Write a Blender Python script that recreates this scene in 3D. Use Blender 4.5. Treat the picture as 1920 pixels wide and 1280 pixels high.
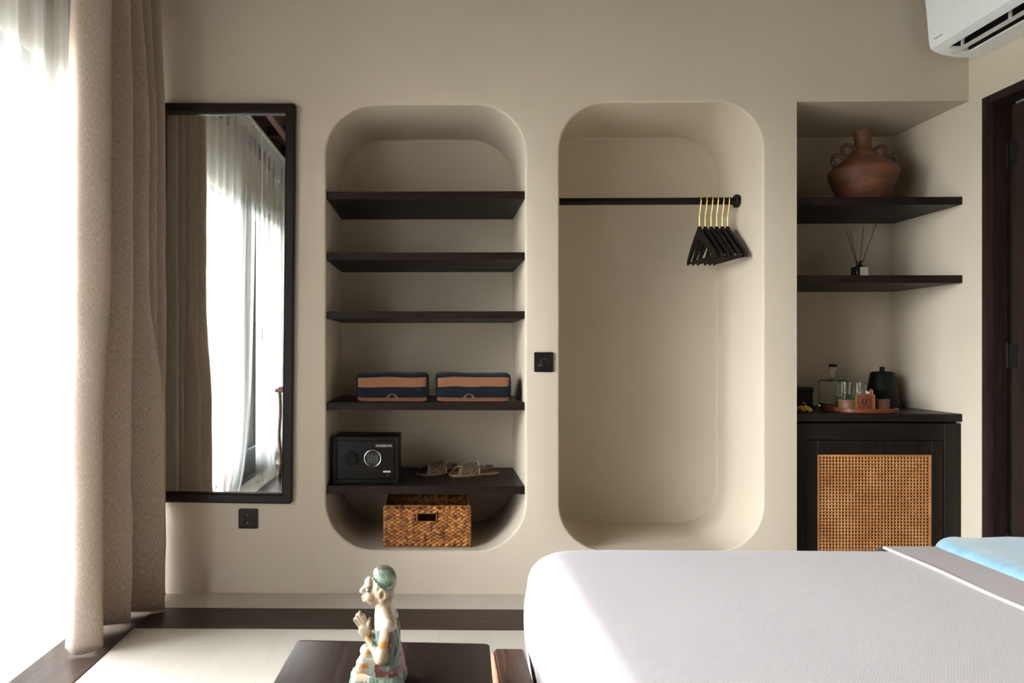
import bpy, bmesh, math, random
from mathutils import Vector, Matrix, noise
PI = math.pi
random.seed(7)
for o in list(bpy.data.objects):
    bpy.data.objects.remove(o)
sc = bpy.context.scene
COL = sc.collection

# ------------------------------------------------------------------ camera, world, light, exposure
cam_d = bpy.data.cameras.new('camera')
cam = bpy.data.objects.new('camera', cam_d); COL.objects.link(cam)
cam_d.sensor_fit = 'HORIZONTAL'; cam_d.sensor_width = 36.0
cam_d.lens = 1351.0 / 1920 * 36
cam_d.shift_x = 158.0 / 1920
cam_d.shift_y = 17.0 / 1920
cam_d.clip_start = 0.02
cam.location = (0, 0, 1.06)
cam.rotation_euler = (PI / 2, 0, math.radians(0.85))
sc.camera = cam

world = bpy.data.worlds.new('daylight'); sc.world = world
world.use_nodes = True
wn = world.node_tree.nodes; wl = world.node_tree.links
bg = wn['Background']
tc = wn.new('ShaderNodeTexCoord'); sx = wn.new('ShaderNodeSeparateXYZ'); cr = wn.new('ShaderNodeValToRGB')
wl.new(tc.outputs['Generated'], sx.inputs[0]); wl.new(sx.outputs['Z'], cr.inputs[0]); wl.new(cr.outputs[0], bg.inputs[0])
cr.color_ramp.elements[0].position = 0.0; cr.color_ramp.elements[0].color = (0.42, 0.40, 0.37, 1)
cr.color_ramp.elements[1].position = 0.9; cr.color_ramp.elements[1].color = (0.78, 0.86, 1.0, 1)
e = cr.color_ramp.elements.new(0.02); e.color = (0.97, 0.97, 1.0, 1)
bg.inputs['Strength'].default_value = 16.0

def portal(name, loc, rot, sxx, syy):
    l = bpy.data.lights.new(name, 'AREA'); l.shape = 'RECTANGLE'; l.size = sxx; l.size_y = syy
    l.cycles.is_portal = True
    o = bpy.data.objects.new(name, l); o.location = loc; o.rotation_euler = rot; COL.objects.link(o)
    return o
# daylight opening in the left wall (sampling portal only, gives no light of its own)
portal('window_portal', (-1.72, 1.03, 1.17), (0, -PI / 2, 0), 2.3, 4.1)

sc.view_settings.view_transform = 'Standard'; sc.view_settings.look = 'None'
sc.view_settings.gamma = 1.0; sc.view_settings.use_curve_mapping = False
sc.view_settings.exposure = 2.0
sc.cycles.max_bounces = 16; sc.cycles.diffuse_bounces = 10; sc.cycles.transparent_max_bounces = 24
sc.cycles.transmission_bounces = 12
sc.cycles.sample_clamp_indirect = 20.0

# ------------------------------------------------------------------ materials
def new_mat(name):
    m = bpy.data.materials.new(name); m.use_nodes = True
    nt = m.node_tree
    return m, nt, nt.nodes['Principled BSDF']
def coord(nt, scale=(1, 1, 1), kind='Object', rot=(0, 0, 0)):
    t = nt.nodes.new('ShaderNodeTexCoord'); mp = nt.nodes.new('ShaderNodeMapping')
    mp.inputs['Scale'].default_value = scale; mp.inputs['Rotation'].default_value = rot
    nt.links.new(t.outputs[kind], mp.inputs[0])
    return mp.outputs[0]
def noise_n(nt, vec, scale, detail=4, rough=0.55):
    n = nt.nodes.new('ShaderNodeTexNoise'); n.inputs['Scale'].default_value = scale
    n.inputs['Detail'].default_value = detail; n.inputs['Roughness'].default_value = rough
    nt.links.new(vec, n.inputs['Vector']); return n.outputs['Fac']
def ramp(nt, fac, stops):
    r = nt.nodes.new('ShaderNodeValToRGB'); el = r.color_ramp.elements
    el[0].position = stops[0][0]; el[0].color = (*stops[0][1], 1)
    el[1].position = stops[-1][0]; el[1].color = (*stops[-1][1], 1)
    for p, c in stops[1:-1]:
        k = el.new(p); k.color = (*c, 1)
    nt.links.new(fac, r.inputs[0]); return r.outputs[0]
def bump(nt, bs, h, strength, dist=0.002):
    b = nt.nodes.new('ShaderNodeBump'); b.inputs['Strength'].default_value = strength
    b.inputs['Distance'].default_value = dist
    nt.links.new(h, b.inputs['Height']); nt.links.new(b.outputs[0], bs.inputs['Normal'])
def math_n(nt, op, a, b=None):
    m = nt.nodes.new('ShaderNodeMath'); m.operation = op
    for i, v in enumerate((a, b)):
        if v is None: continue
        if isinstance(v, (int, float)): m.inputs[i].default_value = v
        else: nt.links.new(v, m.inputs[i])
    return m.outputs[0]
def vary(c, k): return tuple(min(1, x * k) for x in c)
def simple(name, c, rough=0.6, metal=0.0, var=0.08, scale=30, b=0.0, spec=None, coat=0.0):
    if spec is None: spec = 0.2 if max(c) < 0.03 else 0.5
    m, nt, bs = new_mat(name)
    v = coord(nt)
    f = noise_n(nt, v, scale)
    nt.links.new(ramp(nt, f, [(0.3, vary(c, 1 - var)), (0.7, vary(c, 1 + var))]), bs.inputs['Base Color'])
    bs.inputs['Roughness'].default_value = rough; bs.inputs['Metallic'].default_value = metal
    bs.inputs['Specular IOR Level'].default_value = spec
    bs.inputs['Coat Weight'].default_value = coat
    if b: bump(nt, bs, f, b)
    return m
def wood(name, dark, light, axis='X', rough=0.45, scale=1.0, streak=0.15, spec=0.22):
    m, nt, bs = new_mat(name)
    s = {'X': (1.2, 22, 22), 'Y': (22, 1.2, 22), 'Z': (22, 22, 1.2)}[axis]
    v = coord(nt, tuple(k * scale for k in s))
    f = noise_n(nt, v, 3.0, 8, 0.62)
    v2 = coord(nt, tuple(k * scale * 6 for k in s))
    f2 = noise_n(nt, v2, 3.0, 3, 0.6)
    mx = math_n(nt, 'ADD', math_n(nt, 'MULTIPLY', f, 0.75), math_n(nt, 'MULTIPLY', f2, 0.25))
    mid = tuple((a + b2) / 2 for a, b2 in zip(dark, light))
    nt.links.new(ramp(nt, mx, [(0.33, dark), (0.5, mid), (0.68, light)]), bs.inputs['Base Color'])
    bs.inputs['Roughness'].default_value = rough; bs.inputs['Specular IOR Level'].default_value = spec
    bump(nt, bs, mx, streak, 0.002)
    return m

# plaster
def plaster():
    m, nt, bs = new_mat('plaster')
    v = coord(nt)
    f = noise_n(nt, v, 1.6, 5, 0.6)
    c = (0.55, 0.468, 0.368)
    nt.links.new(ramp(nt, f, [(0.25, vary(c, 0.965)), (0.75, vary(c, 1.03))]), bs.inputs['Base Color'])
    bs.inputs['Roughness'].default_value = 0.75; bs.inputs['Specular IOR Level'].default_value = 0.25
    f2 = noise_n(nt, v, 14, 4, 0.6); bump(nt, bs, f2, 0.10, 0.004)
    return m
M = {}
M['plaster'] = plaster()
M['wood_x'] = wood('dark_wood_x', (0.0075, 0.0040, 0.0032), (0.023, 0.0125, 0.0095), 'X', 0.45, spec=0.18)
M['wood_y'] = wood('dark_wood_y', (0.010, 0.0055, 0.0042), (0.032, 0.0185, 0.014), 'Y', 0.38)
M['wood_z'] = wood('dark_wood_z', (0.008, 0.0043, 0.0035), (0.025, 0.0138, 0.0105), 'Z', 0.42)
M['wood_floor_x'] = wood('inlay_wood_x', (0.020, 0.0115, 0.0085), (0.060, 0.036, 0.027), 'X', 0.40)
M['wood_floor_y'] = wood('inlay_wood_y', (0.020, 0.0115, 0.0085), (0.060, 0.036, 0.027), 'Y', 0.28, spec=0.5)
M['cab_x'] = wood('cabinet_wood_x', (0.006, 0.0040, 0.0032), (0.017, 0.0105, 0.0082), 'X', 0.42)
M['cab_z'] = wood('cabinet_wood_z', (0.006, 0.0040, 0.0032), (0.017, 0.0105, 0.0082), 'Z', 0.42)
M['door_wood'] = wood('door_wood', (0.011, 0.0058, 0.0045), (0.032, 0.017, 0.0125), 'Z', 0.5, 0.7)
M['old_wood'] = wood('worn_wood', (0.022, 0.011, 0.008), (0.11, 0.055, 0.036), 'Y', 0.45, 1.0, 0.35)
M['terracotta_side'] = simple('worn_red_paint', (0.42, 0.17, 0.09), 0.7, var=0.35, scale=60, b=0.3)
M['black_plastic'] = simple('black_plastic', (0.009, 0.0075, 0.0065), 0.4, var=0.03)
M['dark_plastic'] = simple('brown_black_plastic', (0.020, 0.016, 0.013), 0.42, var=0.03)
M['safe_black'] = simple('safe_black', (0.006, 0.005, 0.0045), 0.55, var=0.1, scale=200, b=0.1)
M['safe_door'] = simple('safe_door_grey', (0.0095, 0.0075, 0.0068), 0.55, var=0.1, scale=200, b=0.1)
M['pale_print'] = simple('pale_print', (0.62, 0.60, 0.52), 0.5, var=0.02)
M['dim_print'] = simple('dim_print', (0.20, 0.21, 0.20), 0.5, var=0.02)
M['chrome'] = simple('chrome_ring', (0.75, 0.76, 0.74), 0.22, metal=1.0, var=0.02)
M['gold'] = simple('gold_hook', (0.90, 0.62, 0.20), 0.30, metal=1.0, var=0.05)
M['gold_orn'] = simple('gold_beads', (0.85, 0.52, 0.08), 0.35, metal=0.3, var=0.15, scale=90)
M['hanger'] = simple('hanger_black_wood', (0.010, 0.0065, 0.0055), 0.5, var=0.2, scale=50)
M['white_plastic'] = simple('white_plastic', (0.80, 0.80, 0.79), 0.32, var=0.01)
M['ac_dark'] = simple('outlet_dark', (0.012, 0.011, 0.010), 0.6, var=0.2, scale=40)
M['louver'] = simple('louver_plastic', (0.66, 0.62, 0.57), 0.4, var=0.02)
M['grey_alu'] = simple('grey_aluminium', (0.07, 0.085, 0.095), 0.4, metal=0.3, var=0.04)
M['white_alu'] = simple('white_track', (0.7, 0.68, 0.63), 0.4, var=0.02)
M['leather'] = simple('brown_leather', (0.17, 0.075, 0.035), 0.5, var=0.25, scale=80, b=0.2)
M['piping'] = simple('cream_stitching', (0.48, 0.36, 0.22), 0.7, var=0.2, scale=300)
M['kettle'] = simple('kettle_black', (0.005, 0.005, 0.005), 0.5, var=0.1)
M['tray'] = wood('tray_wood', (0.10, 0.024, 0.009), (0.20, 0.058, 0.022), 'X', 0.35)
M['tea_red'] = simple('tea_box_red', (0.15, 0.032, 0.017), 0.4, var=0.3, scale=70)
M['tea_gold'] = simple('tea_box_gold', (0.45, 0.22, 0.06), 0.35, metal=0.4, var=0.1)
M['tea_green'] = simple('tea_box_green', (0.022, 0.045, 0.022), 0.25, var=0.3, scale=40)
M['canister'] = wood('canister_wood', (0.10, 0.048, 0.024), (0.21, 0.105, 0.052), 'Z', 0.4)
M['paper_white'] = simple('sachet_paper', (0.62, 0.58, 0.47), 0.6, var=0.05)
M['orange_paper'] = simple('sachet_orange', (0.33, 0.075, 0.025), 0.55, var=0.1)
M['stone_deck'] = simple('pale_deck_stone', (0.42, 0.40, 0.37), 0.8, var=0.08, scale=3)
M['reed'] = simple('reed_dark', (0.030, 0.016, 0.012), 0.7, var=0.2)
M['amber_bottle'] = simple('diffuser_bottle', (0.010, 0.008, 0.008), 0.15, var=0.1)
M['label_cream'] = simple('label_cream', (0.52, 0.46, 0.34), 0.7, var=0.04)
M['ceiling_wood'] = wood('ceiling_wood', (0.022, 0.012, 0.009), (0.055, 0.030, 0.021), 'Y', 0.6, 0.6)
M['beam_red'] = wood('beam_edge_wood', (0.07, 0.033, 0.022), (0.14, 0.07, 0.045), 'Y', 0.5)
M['pink_post'] = simple('reddish_painted_post', (0.42, 0.20, 0.15), 0.7, var=0.1, scale=12)
M['porch_beam'] = simple('porch_beam_wood', (0.50, 0.33, 0.22), 0.7, var=0.15, scale=8)
M['porch_roof'] = simple('porch_roof_boards', (0.20, 0.19, 0.17), 0.8, var=0.15, scale=6)
M['grey_roof'] = simple('neighbour_roof_grey', (0.10, 0.105, 0.115), 0.8, var=0.1, scale=4)
M['neighbour_wall'] = simple('neighbour_wall_white', (0.35, 0.34, 0.32), 0.8, var=0.05, scale=3)
M['bark'] = simple('tree_bark', (0.12, 0.09, 0.06), 0.9, var=0.2, scale=20, b=0.4)

def tile_mat():
    m, nt, bs = new_mat('floor_tile')
    v = coord(nt)
    br = nt.nodes.new('ShaderNodeTexBrick'); nt.links.new(v, br.inputs['Vector'])
    br.offset = 0.0; br.squash = 1.0
    br.inputs['Scale'].default_value = 1.0; br.inputs['Brick Width'].default_value = 0.195; br.inputs['Row Height'].default_value = 0.195
    br.inputs['Mortar Size'].default_value = 0.0011; br.inputs['Mortar Smooth'].default_value = 0.6
    br.inputs['Color1'].default_value = (0.56, 0.50, 0.43, 1); br.inputs['Color2'].default_value = (0.535, 0.475, 0.40, 1)
    br.inputs['Mortar'].default_value = (0.45, 0.375, 0.30, 1)
    f = noise_n(nt, v, 7, 6, 0.6)
    mx = nt.nodes.new('ShaderNodeMix'); mx.data_type = 'RGBA'; mx.blend_type = 'MULTIPLY'; mx.inputs[0].default_value = 1.0
    nt.links.new(br.outputs['Color'], mx.inputs[6]); nt.links.new(ramp(nt, f, [(0.3, (0.95, 0.94, 0.92)), (0.7, (1, 1, 1))]), mx.inputs[7])
    nt.links.new(mx.outputs[2], bs.inputs['Base Color'])
    bs.inputs['Roughness'].default_value = 0.5
    return m
M['tile'] = tile_mat()

def linen_mat():
    m, nt, bs = new_mat('linen')
    va = coord(nt, (1, 1, 1), 'UV')
    a = noise_n(nt, coord(nt, (420, 60, 1), 'UV'), 1.0, 3, 0.7)
    b2 = noise_n(nt, coord(nt, (90, 520, 1), 'UV'), 1.0, 3, 0.7)
    mix = math_n(nt, 'MULTIPLY', math_n(nt, 'ADD', a, b2), 0.5)
    col = ramp(nt, mix, [(0.36, (0.25, 0.180, 0.138)), (0.5, (0.41, 0.32, 0.26)), (0.64, (0.58, 0.48, 0.405))])
    nt.links.new(col, bs.inputs['Base Color'])
    bs.inputs['Roughness'].default_value = 0.9; bs.inputs['Specular IOR Level'].default_value = 0.1
    bump(nt, bs, mix, 0.5, 0.001)
    tr = nt.nodes.new('ShaderNodeBsdfTranslucent'); nt.links.new(col, tr.inputs[0])
    ms = nt.nodes.new('ShaderNodeMixShader'); ms.inputs[0].default_value = 0.07
    nt.links.new(bs.outputs[0], ms.inputs[1]); nt.links.new(tr.outputs[0], ms.inputs[2])
    nt.links.new(ms.outputs[0], nt.nodes['Material Output'].inputs[0])
    return m
M['linen'] = linen_mat()

def sheer_mat(name='sheer', tfac=0.42):
    m, nt, bs = new_mat(name)
    out = nt.nodes['Material Output']
    d = nt.nodes.new('ShaderNodeBsdfDiffuse'); t = nt.nodes.new('ShaderNodeBsdfTranslucent'); tp = nt.nodes.new('ShaderNodeBsdfTransparent')
    c = (0.90, 0.88, 0.85, 1)
    f = noise_n(nt, coord(nt, (300, 300, 300)), 1.0, 2)
    cc = ramp(nt, f, [(0.3, (0.56, 0.54, 0.51)), (0.7, (0.66, 0.64, 0.61))])
    nt.links.new(cc, d.inputs[0]); nt.links.new(cc, t.inputs[0])
    m1 = nt.nodes.new('ShaderNodeMixShader'); m1.inputs[0].default_value = 0.55
    nt.links.new(d.outputs[0], m1.inputs[1]); nt.links.new(t.outputs[0], m1.inputs[2])
    lw = nt.nodes.new('ShaderNodeLayerWeight'); lw.inputs['Blend'].default_value = 0.35
    fac = math_n(nt, 'MULTIPLY', math_n(nt, 'SUBTRACT', 1.0, math_n(nt, 'MULTIPLY', lw.outputs['Facing'], 0.6)), tfac)
    m2 = nt.nodes.new('ShaderNodeMixShader')
    nt.links.new(fac, m2.inputs[0]); nt.links.new(m1.outputs[0], m2.inputs[1]); nt.links.new(tp.outputs[0], m2.inputs[2])
    nt.links.new(m2.outputs[0], out.inputs[0])
    return m
M['sheer'] = sheer_mat('sheer', 0.72)
M['heading'] = sheer_mat('sheer_heading', 0.03)

def glass_mat(name, c=(1, 1, 1), pane=False, rough=0.0):
    m, nt, bs = new_mat(name)
    out = nt.nodes['Material Output']
    g = nt.nodes.new('ShaderNodeBsdfGlass'); g.inputs['Color'].default_value = (*c, 1); g.inputs['IOR'].default_value = 1.45
    g.inputs['Roughness'].default_value = rough
    if pane:
        tp = nt.nodes.new('ShaderNodeBsdfTransparent'); tp.inputs[0].default_value = (0.96, 0.98, 0.97, 1)
        gl = nt.nodes.new('ShaderNodeBsdfGlossy'); gl.inputs['Roughness'].default_value = 0.02
        fr = nt.nodes.new('ShaderNodeFresnel'); fr.inputs[0].default_value = 1.35
        ms = nt.nodes.new('ShaderNodeMixShader'); nt.links.new(fr.outputs[0], ms.inputs[0])
        nt.links.new(tp.outputs[0], ms.inputs[1]); nt.links.new(gl.outputs[0], ms.inputs[2])
        nt.links.new(ms.outputs[0], out.inputs[0])
    else:
        nt.links.new(g.outputs[0], out.inputs[0])
    return m
M['glass'] = glass_mat('clear_glass', (0.97, 0.985, 0.965))
M['pane'] = glass_mat('window_pane', pane=True)
def mirror_mat():
    m, nt, bs = new_mat('mirror_silver')
    f = noise_n(nt, coord(nt), 3, 2)
    nt.links.new(ramp(nt, f, [(0.3, (0.83, 0.86, 0.84)), (0.7, (0.86, 0.88, 0.86))]), bs.inputs['Base Color'])
    bs.inputs['Metallic'].default_value = 1.0; bs.inputs['Roughness'].default_value = 0.012
    return m
M['mirror'] = mirror_mat()

def coverlet_mat():
    m, nt, bs = new_mat('waffle_coverlet')
    def wave(rot):
        w = nt.nodes.new('ShaderNodeTexWave'); w.wave_type = 'BANDS'; w.bands_direction = 'X'
        w.inputs['Scale'].default_value = 75; w.inputs['Distortion'].default_value = 0.15
        nt.links.new(coord(nt, (1, 1, 1), 'Object', (0, 0, rot)), w.inputs['Vector']); return w.outputs['Fac']
    h = math_n(nt, 'MULTIPLY', wave(math.radians(35)), wave(math.radians(-35)))
    f = noise_n(nt, coord(nt), 2.0, 4)
    base = (0.375, 0.328, 0.318)
    mx = nt.nodes.new('ShaderNodeMix'); mx.data_type = 'RGBA'; mx.blend_type = 'MULTIPLY'; mx.inputs[0].default_value = 1
    nt.links.new(ramp(nt, f, [(0.3, vary(base, 0.98)), (0.7, vary(base, 1.02))]), mx.inputs[6])
    nt.links.new(ramp(nt, h, [(0.0, (0.975, 0.975, 0.975)), (0.6, (1, 1, 1))]), mx.inputs[7])
    nt.links.new(mx.outputs[2], bs.inputs['Base Color'])
    bs.inputs['Roughness'].default_value = 0.85; bs.inputs['Specular IOR Level'].default_value = 0.15
    bs.inputs['Sheen Weight'].default_value = 0.15
    bump(nt, bs, h, 0.14, 0.001)
    return m
M['coverlet'] = coverlet_mat()
M['sheet'] = simple('plain_sheet', (0.40, 0.352, 0.34), 0.8, var=0.02, scale=4)
def satin():
    m, nt, bs = new_mat('blue_satin')
    f = noise_n(nt, coord(nt, (2, 14, 4)), 2.0, 4)
    nt.links.new(ramp(nt, f, [(0.3, (0.13, 0.245, 0.31)), (0.7, (0.20, 0.33, 0.39))]), bs.inputs['Base Color'])
    bs.inputs['Roughness'].default_value = 0.38; bs.inputs['Anisotropic'].default_value = 0.4
    bs.inputs['Sheen Weight'].default_value = 0.3
    return m
M['satin'] = satin()

def towel_mat():
    # stripes run along the folded length, keyed to the UV coordinate round the fold
    m, nt, bs = new_mat('striped_towel')
    t = nt.nodes.new('ShaderNodeTexCoord'); s = nt.nodes.new('ShaderNodeSeparateXYZ'); nt.links.new(t.outputs['UV'], s.inputs[0])
    w = noise_n(nt, coord(nt, (6, 6, 6)), 1.0, 2)
    v = math_n(nt, 'ADD', s.outputs['Y'], math_n(nt, 'MULTIPLY', math_n(nt, 'SUBTRACT', w, 0.5), 0.012))
    r = nt.nodes.new('ShaderNodeValToRGB'); r.color_ramp.interpolation = 'CONSTANT'; nt.links.new(v, r.inputs[0])
    navy = (0.012, 0.014, 0.022, 1); terra = (0.26, 0.115, 0.058, 1)
    el = r.color_ramp.elements; el[0].position = 0; el[0].color = terra; el[1].position = 0.16; el[1].color = navy
    for p, c in ((0.50, terra), (0.80, navy)):
        k = el.new(p); k.color = c
    f = noise_n(nt, coord(nt), 260, 3, 0.7)
    mx = nt.nodes.new('ShaderNodeMix'); mx.data_type = 'RGBA'; mx.blend_type = 'MULTIPLY'; mx.inputs[0].default_value = 1
    nt.links.new(r.outputs[0], mx.inputs[6]); nt.links.new(ramp(nt, f, [(0.3, (0.7, 0.7, 0.7)), (0.7, (1.15, 1.15, 1.15))]), mx.inputs[7])
    nt.links.new(mx.outputs[2], bs.inputs['Base Color'])
    bs.inputs['Roughness'].default_value = 0.95; bs.inputs['Specular IOR Level'].default_value = 0.1
    bs.inputs['Sheen Weight'].default_value = 0.08
    bump(nt, bs, f, 0.6, 0.002)
    return m
M['towel'] = towel_mat()
M['towel_navy'] = simple('towel_navy', (0.013, 0.014, 0.022), 0.95, var=0.3, scale=250, b=0.5, spec=0.1)
M['towel_terra'] = simple('towel_terracotta', (0.24, 0.105, 0.055), 0.95, var=0.3, scale=250, b=0.5, spec=0.1)

def weave_mat():
    m, nt, bs = new_mat('water_hyacinth')
    g = nt.nodes.new('ShaderNodeNewGeometry')
    col = ramp(nt, g.outputs['Random Per Island'], [(0.0, (0.15, 0.045, 0.012)), (0.35, (0.31, 0.105, 0.022)), (0.7, (0.42, 0.16, 0.034)), (1.0, (0.54, 0.25, 0.06))])
    f = noise_n(nt, coord(nt), 120, 4, 0.6)
    mx = nt.nodes.new('ShaderNodeMix'); mx.data_type = 'RGBA'; mx.blend_type = 'MULTIPLY'; mx.inputs[0].default_value = 1
    nt.links.new(col, mx.inputs[6]); nt.links.new(ramp(nt, f, [(0.3, (0.72, 0.68, 0.62)), (0.7, (1.1, 1.1, 1.1))]), mx.inputs[7])
    nt.links.new(mx.outputs[2], bs.inputs['Base Color'])
    bs.inputs['Roughness'].default_value = 0.42
    return m
M['weave'] = weave_mat()
M['weave_dark'] = simple('basket_backing', (0.055, 0.018, 0.007), 0.8, var=0.3, scale=60)
def cane_mat():
    m, nt, bs = new_mat('rattan_cane')
    def band(rot, sc_):
        w = nt.nodes.new('ShaderNodeTexWave'); w.inputs['Scale'].default_value = sc_
        w.wave_type = 'BANDS'; w.bands_direction = 'X'; w.inputs['Distortion'].default_value = 0
        nt.links.new(coord(nt, (1, 1, 1), 'Object', (0, rot, 0)), w.inputs['Vector']); return w.outputs['Fac']
    h = math_n(nt, 'MAXIMUM', band(PI / 4, 30.2), band(-PI / 4, 30.2))
    f = noise_n(nt, coord(nt), 9, 4)
    c = ramp(nt, f, [(0.3, (0.36, 0.138, 0.040)), (0.55, (0.46, 0.205, 0.066)), (0.75, (0.55, 0.28, 0.11))])
    mx = nt.nodes.new('ShaderNodeMix'); mx.data_type = 'RGBA'; mx.blend_type = 'MULTIPLY'; mx.inputs[0].default_value = 1
    nt.links.new(c, mx.inputs[6]); nt.links.new(ramp(nt, h, [(0.5, (0.80, 0.74, 0.68)), (0.98, (1.12, 1.12, 1.1))]), mx.inputs[7])
    nt.links.new(mx.outputs[2], bs.inputs['Base Color']); bs.inputs['Roughness'].default_value = 0.45
    bump(nt, bs, h, 0.4, 0.001)
    return m
M['cane'] = cane_mat()
def clay_mat():
    m, nt, bs = new_mat('terracotta_clay')
    f = noise_n(nt, coord(nt, (6, 6, 14)), 1.6, 6, 0.62)
    nt.links.new(ramp(nt, f, [(0.3, (0.075, 0.024, 0.012)), (0.5, (0.14, 0.047, 0.021)), (0.75, (0.23, 0.088, 0.036))]), bs.inputs['Base Color'])
    bs.inputs['Roughness'].default_value = 0.6; bump(nt, bs, f, 0.4, 0.003)
    return m
M['clay'] = clay_mat()
M['clay_dark'] = simple('burnt_clay_glaze', (0.10, 0.040, 0.024), 0.3, var=0.3, scale=30)
M['sandal_strap'] = None
def batik():
    m, nt, bs = new_mat('patterned_strap')
    vo = nt.nodes.new('ShaderNodeTexVoronoi'); vo.feature = 'DISTANCE_TO_EDGE'; vo.inputs['Scale'].default_value = 120
    nt.links.new(coord(nt), vo.inputs['Vector'])
    nt.links.new(ramp(nt, vo.outputs['Distance'], [(0.0, (0.32, 0.21, 0.12)), (0.12, (0.10, 0.060, 0.035)), (0.2, (0.012, 0.011, 0.012)), (1, (0.02, 0.016, 0.014))]), bs.inputs['Base Color'])
    bs.inputs['Roughness'].default_value = 0.6
    return m
M['sandal_strap'] = batik()
def leaf_mat():
    m, nt, bs = new_mat('garden_leaf')
    g = nt.nodes.new('ShaderNodeNewGeometry')
    c = ramp(nt, g.outputs['Random Per Island'], [(0, (0.04, 0.08, 0.02)), (0.5, (0.10, 0.16, 0.05)), (1, (0.20, 0.27, 0.11))])
    nt.links.new(c, bs.inputs['Base Color']); bs.inputs['Roughness'].default_value = 0.5
    tr = nt.nodes.new('ShaderNodeBsdfTranslucent'); nt.links.new(c, tr.inputs[0])
    ms = nt.nodes.new('ShaderNodeMixShader'); ms.inputs[0].default_value = 0.4
    nt.links.new(bs.outputs[0], ms.inputs[1]); nt.links.new(tr.outputs[0], ms.inputs[2])
    nt.links.new(ms.outputs[0], nt.nodes['Material Output'].inputs[0])
    return m
M['leaf'] = leaf_mat()
def painted_mat(name):
    m, nt, bs = new_mat(name)
    a = nt.nodes.new('ShaderNodeAttribute'); a.attribute_name = 'paint'
    f = noise_n(nt, coord(nt), 55, 6, 0.7)
    wear = ramp(nt, f, [(0.56, (0, 0, 0)), (0.62, (1, 1, 1))])
    mx = nt.nodes.new('ShaderNodeMix'); mx.data_type = 'RGBA'
    nt.links.new(math_n(nt, 'MULTIPLY', wear, 0.45), mx.inputs[0])
    nt.links.new(a.outputs['Color'], mx.inputs[6]); mx.inputs[7].default_value = (0.38, 0.33, 0.27, 1)
    nt.links.new(mx.outputs[2], bs.inputs['Base Color'])
    bs.inputs['Roughness'].default_value = 0.42; bump(nt, bs, f, 0.35, 0.0012)
    return m
M['painted'] = painted_mat('worn_statue_paint')

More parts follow.
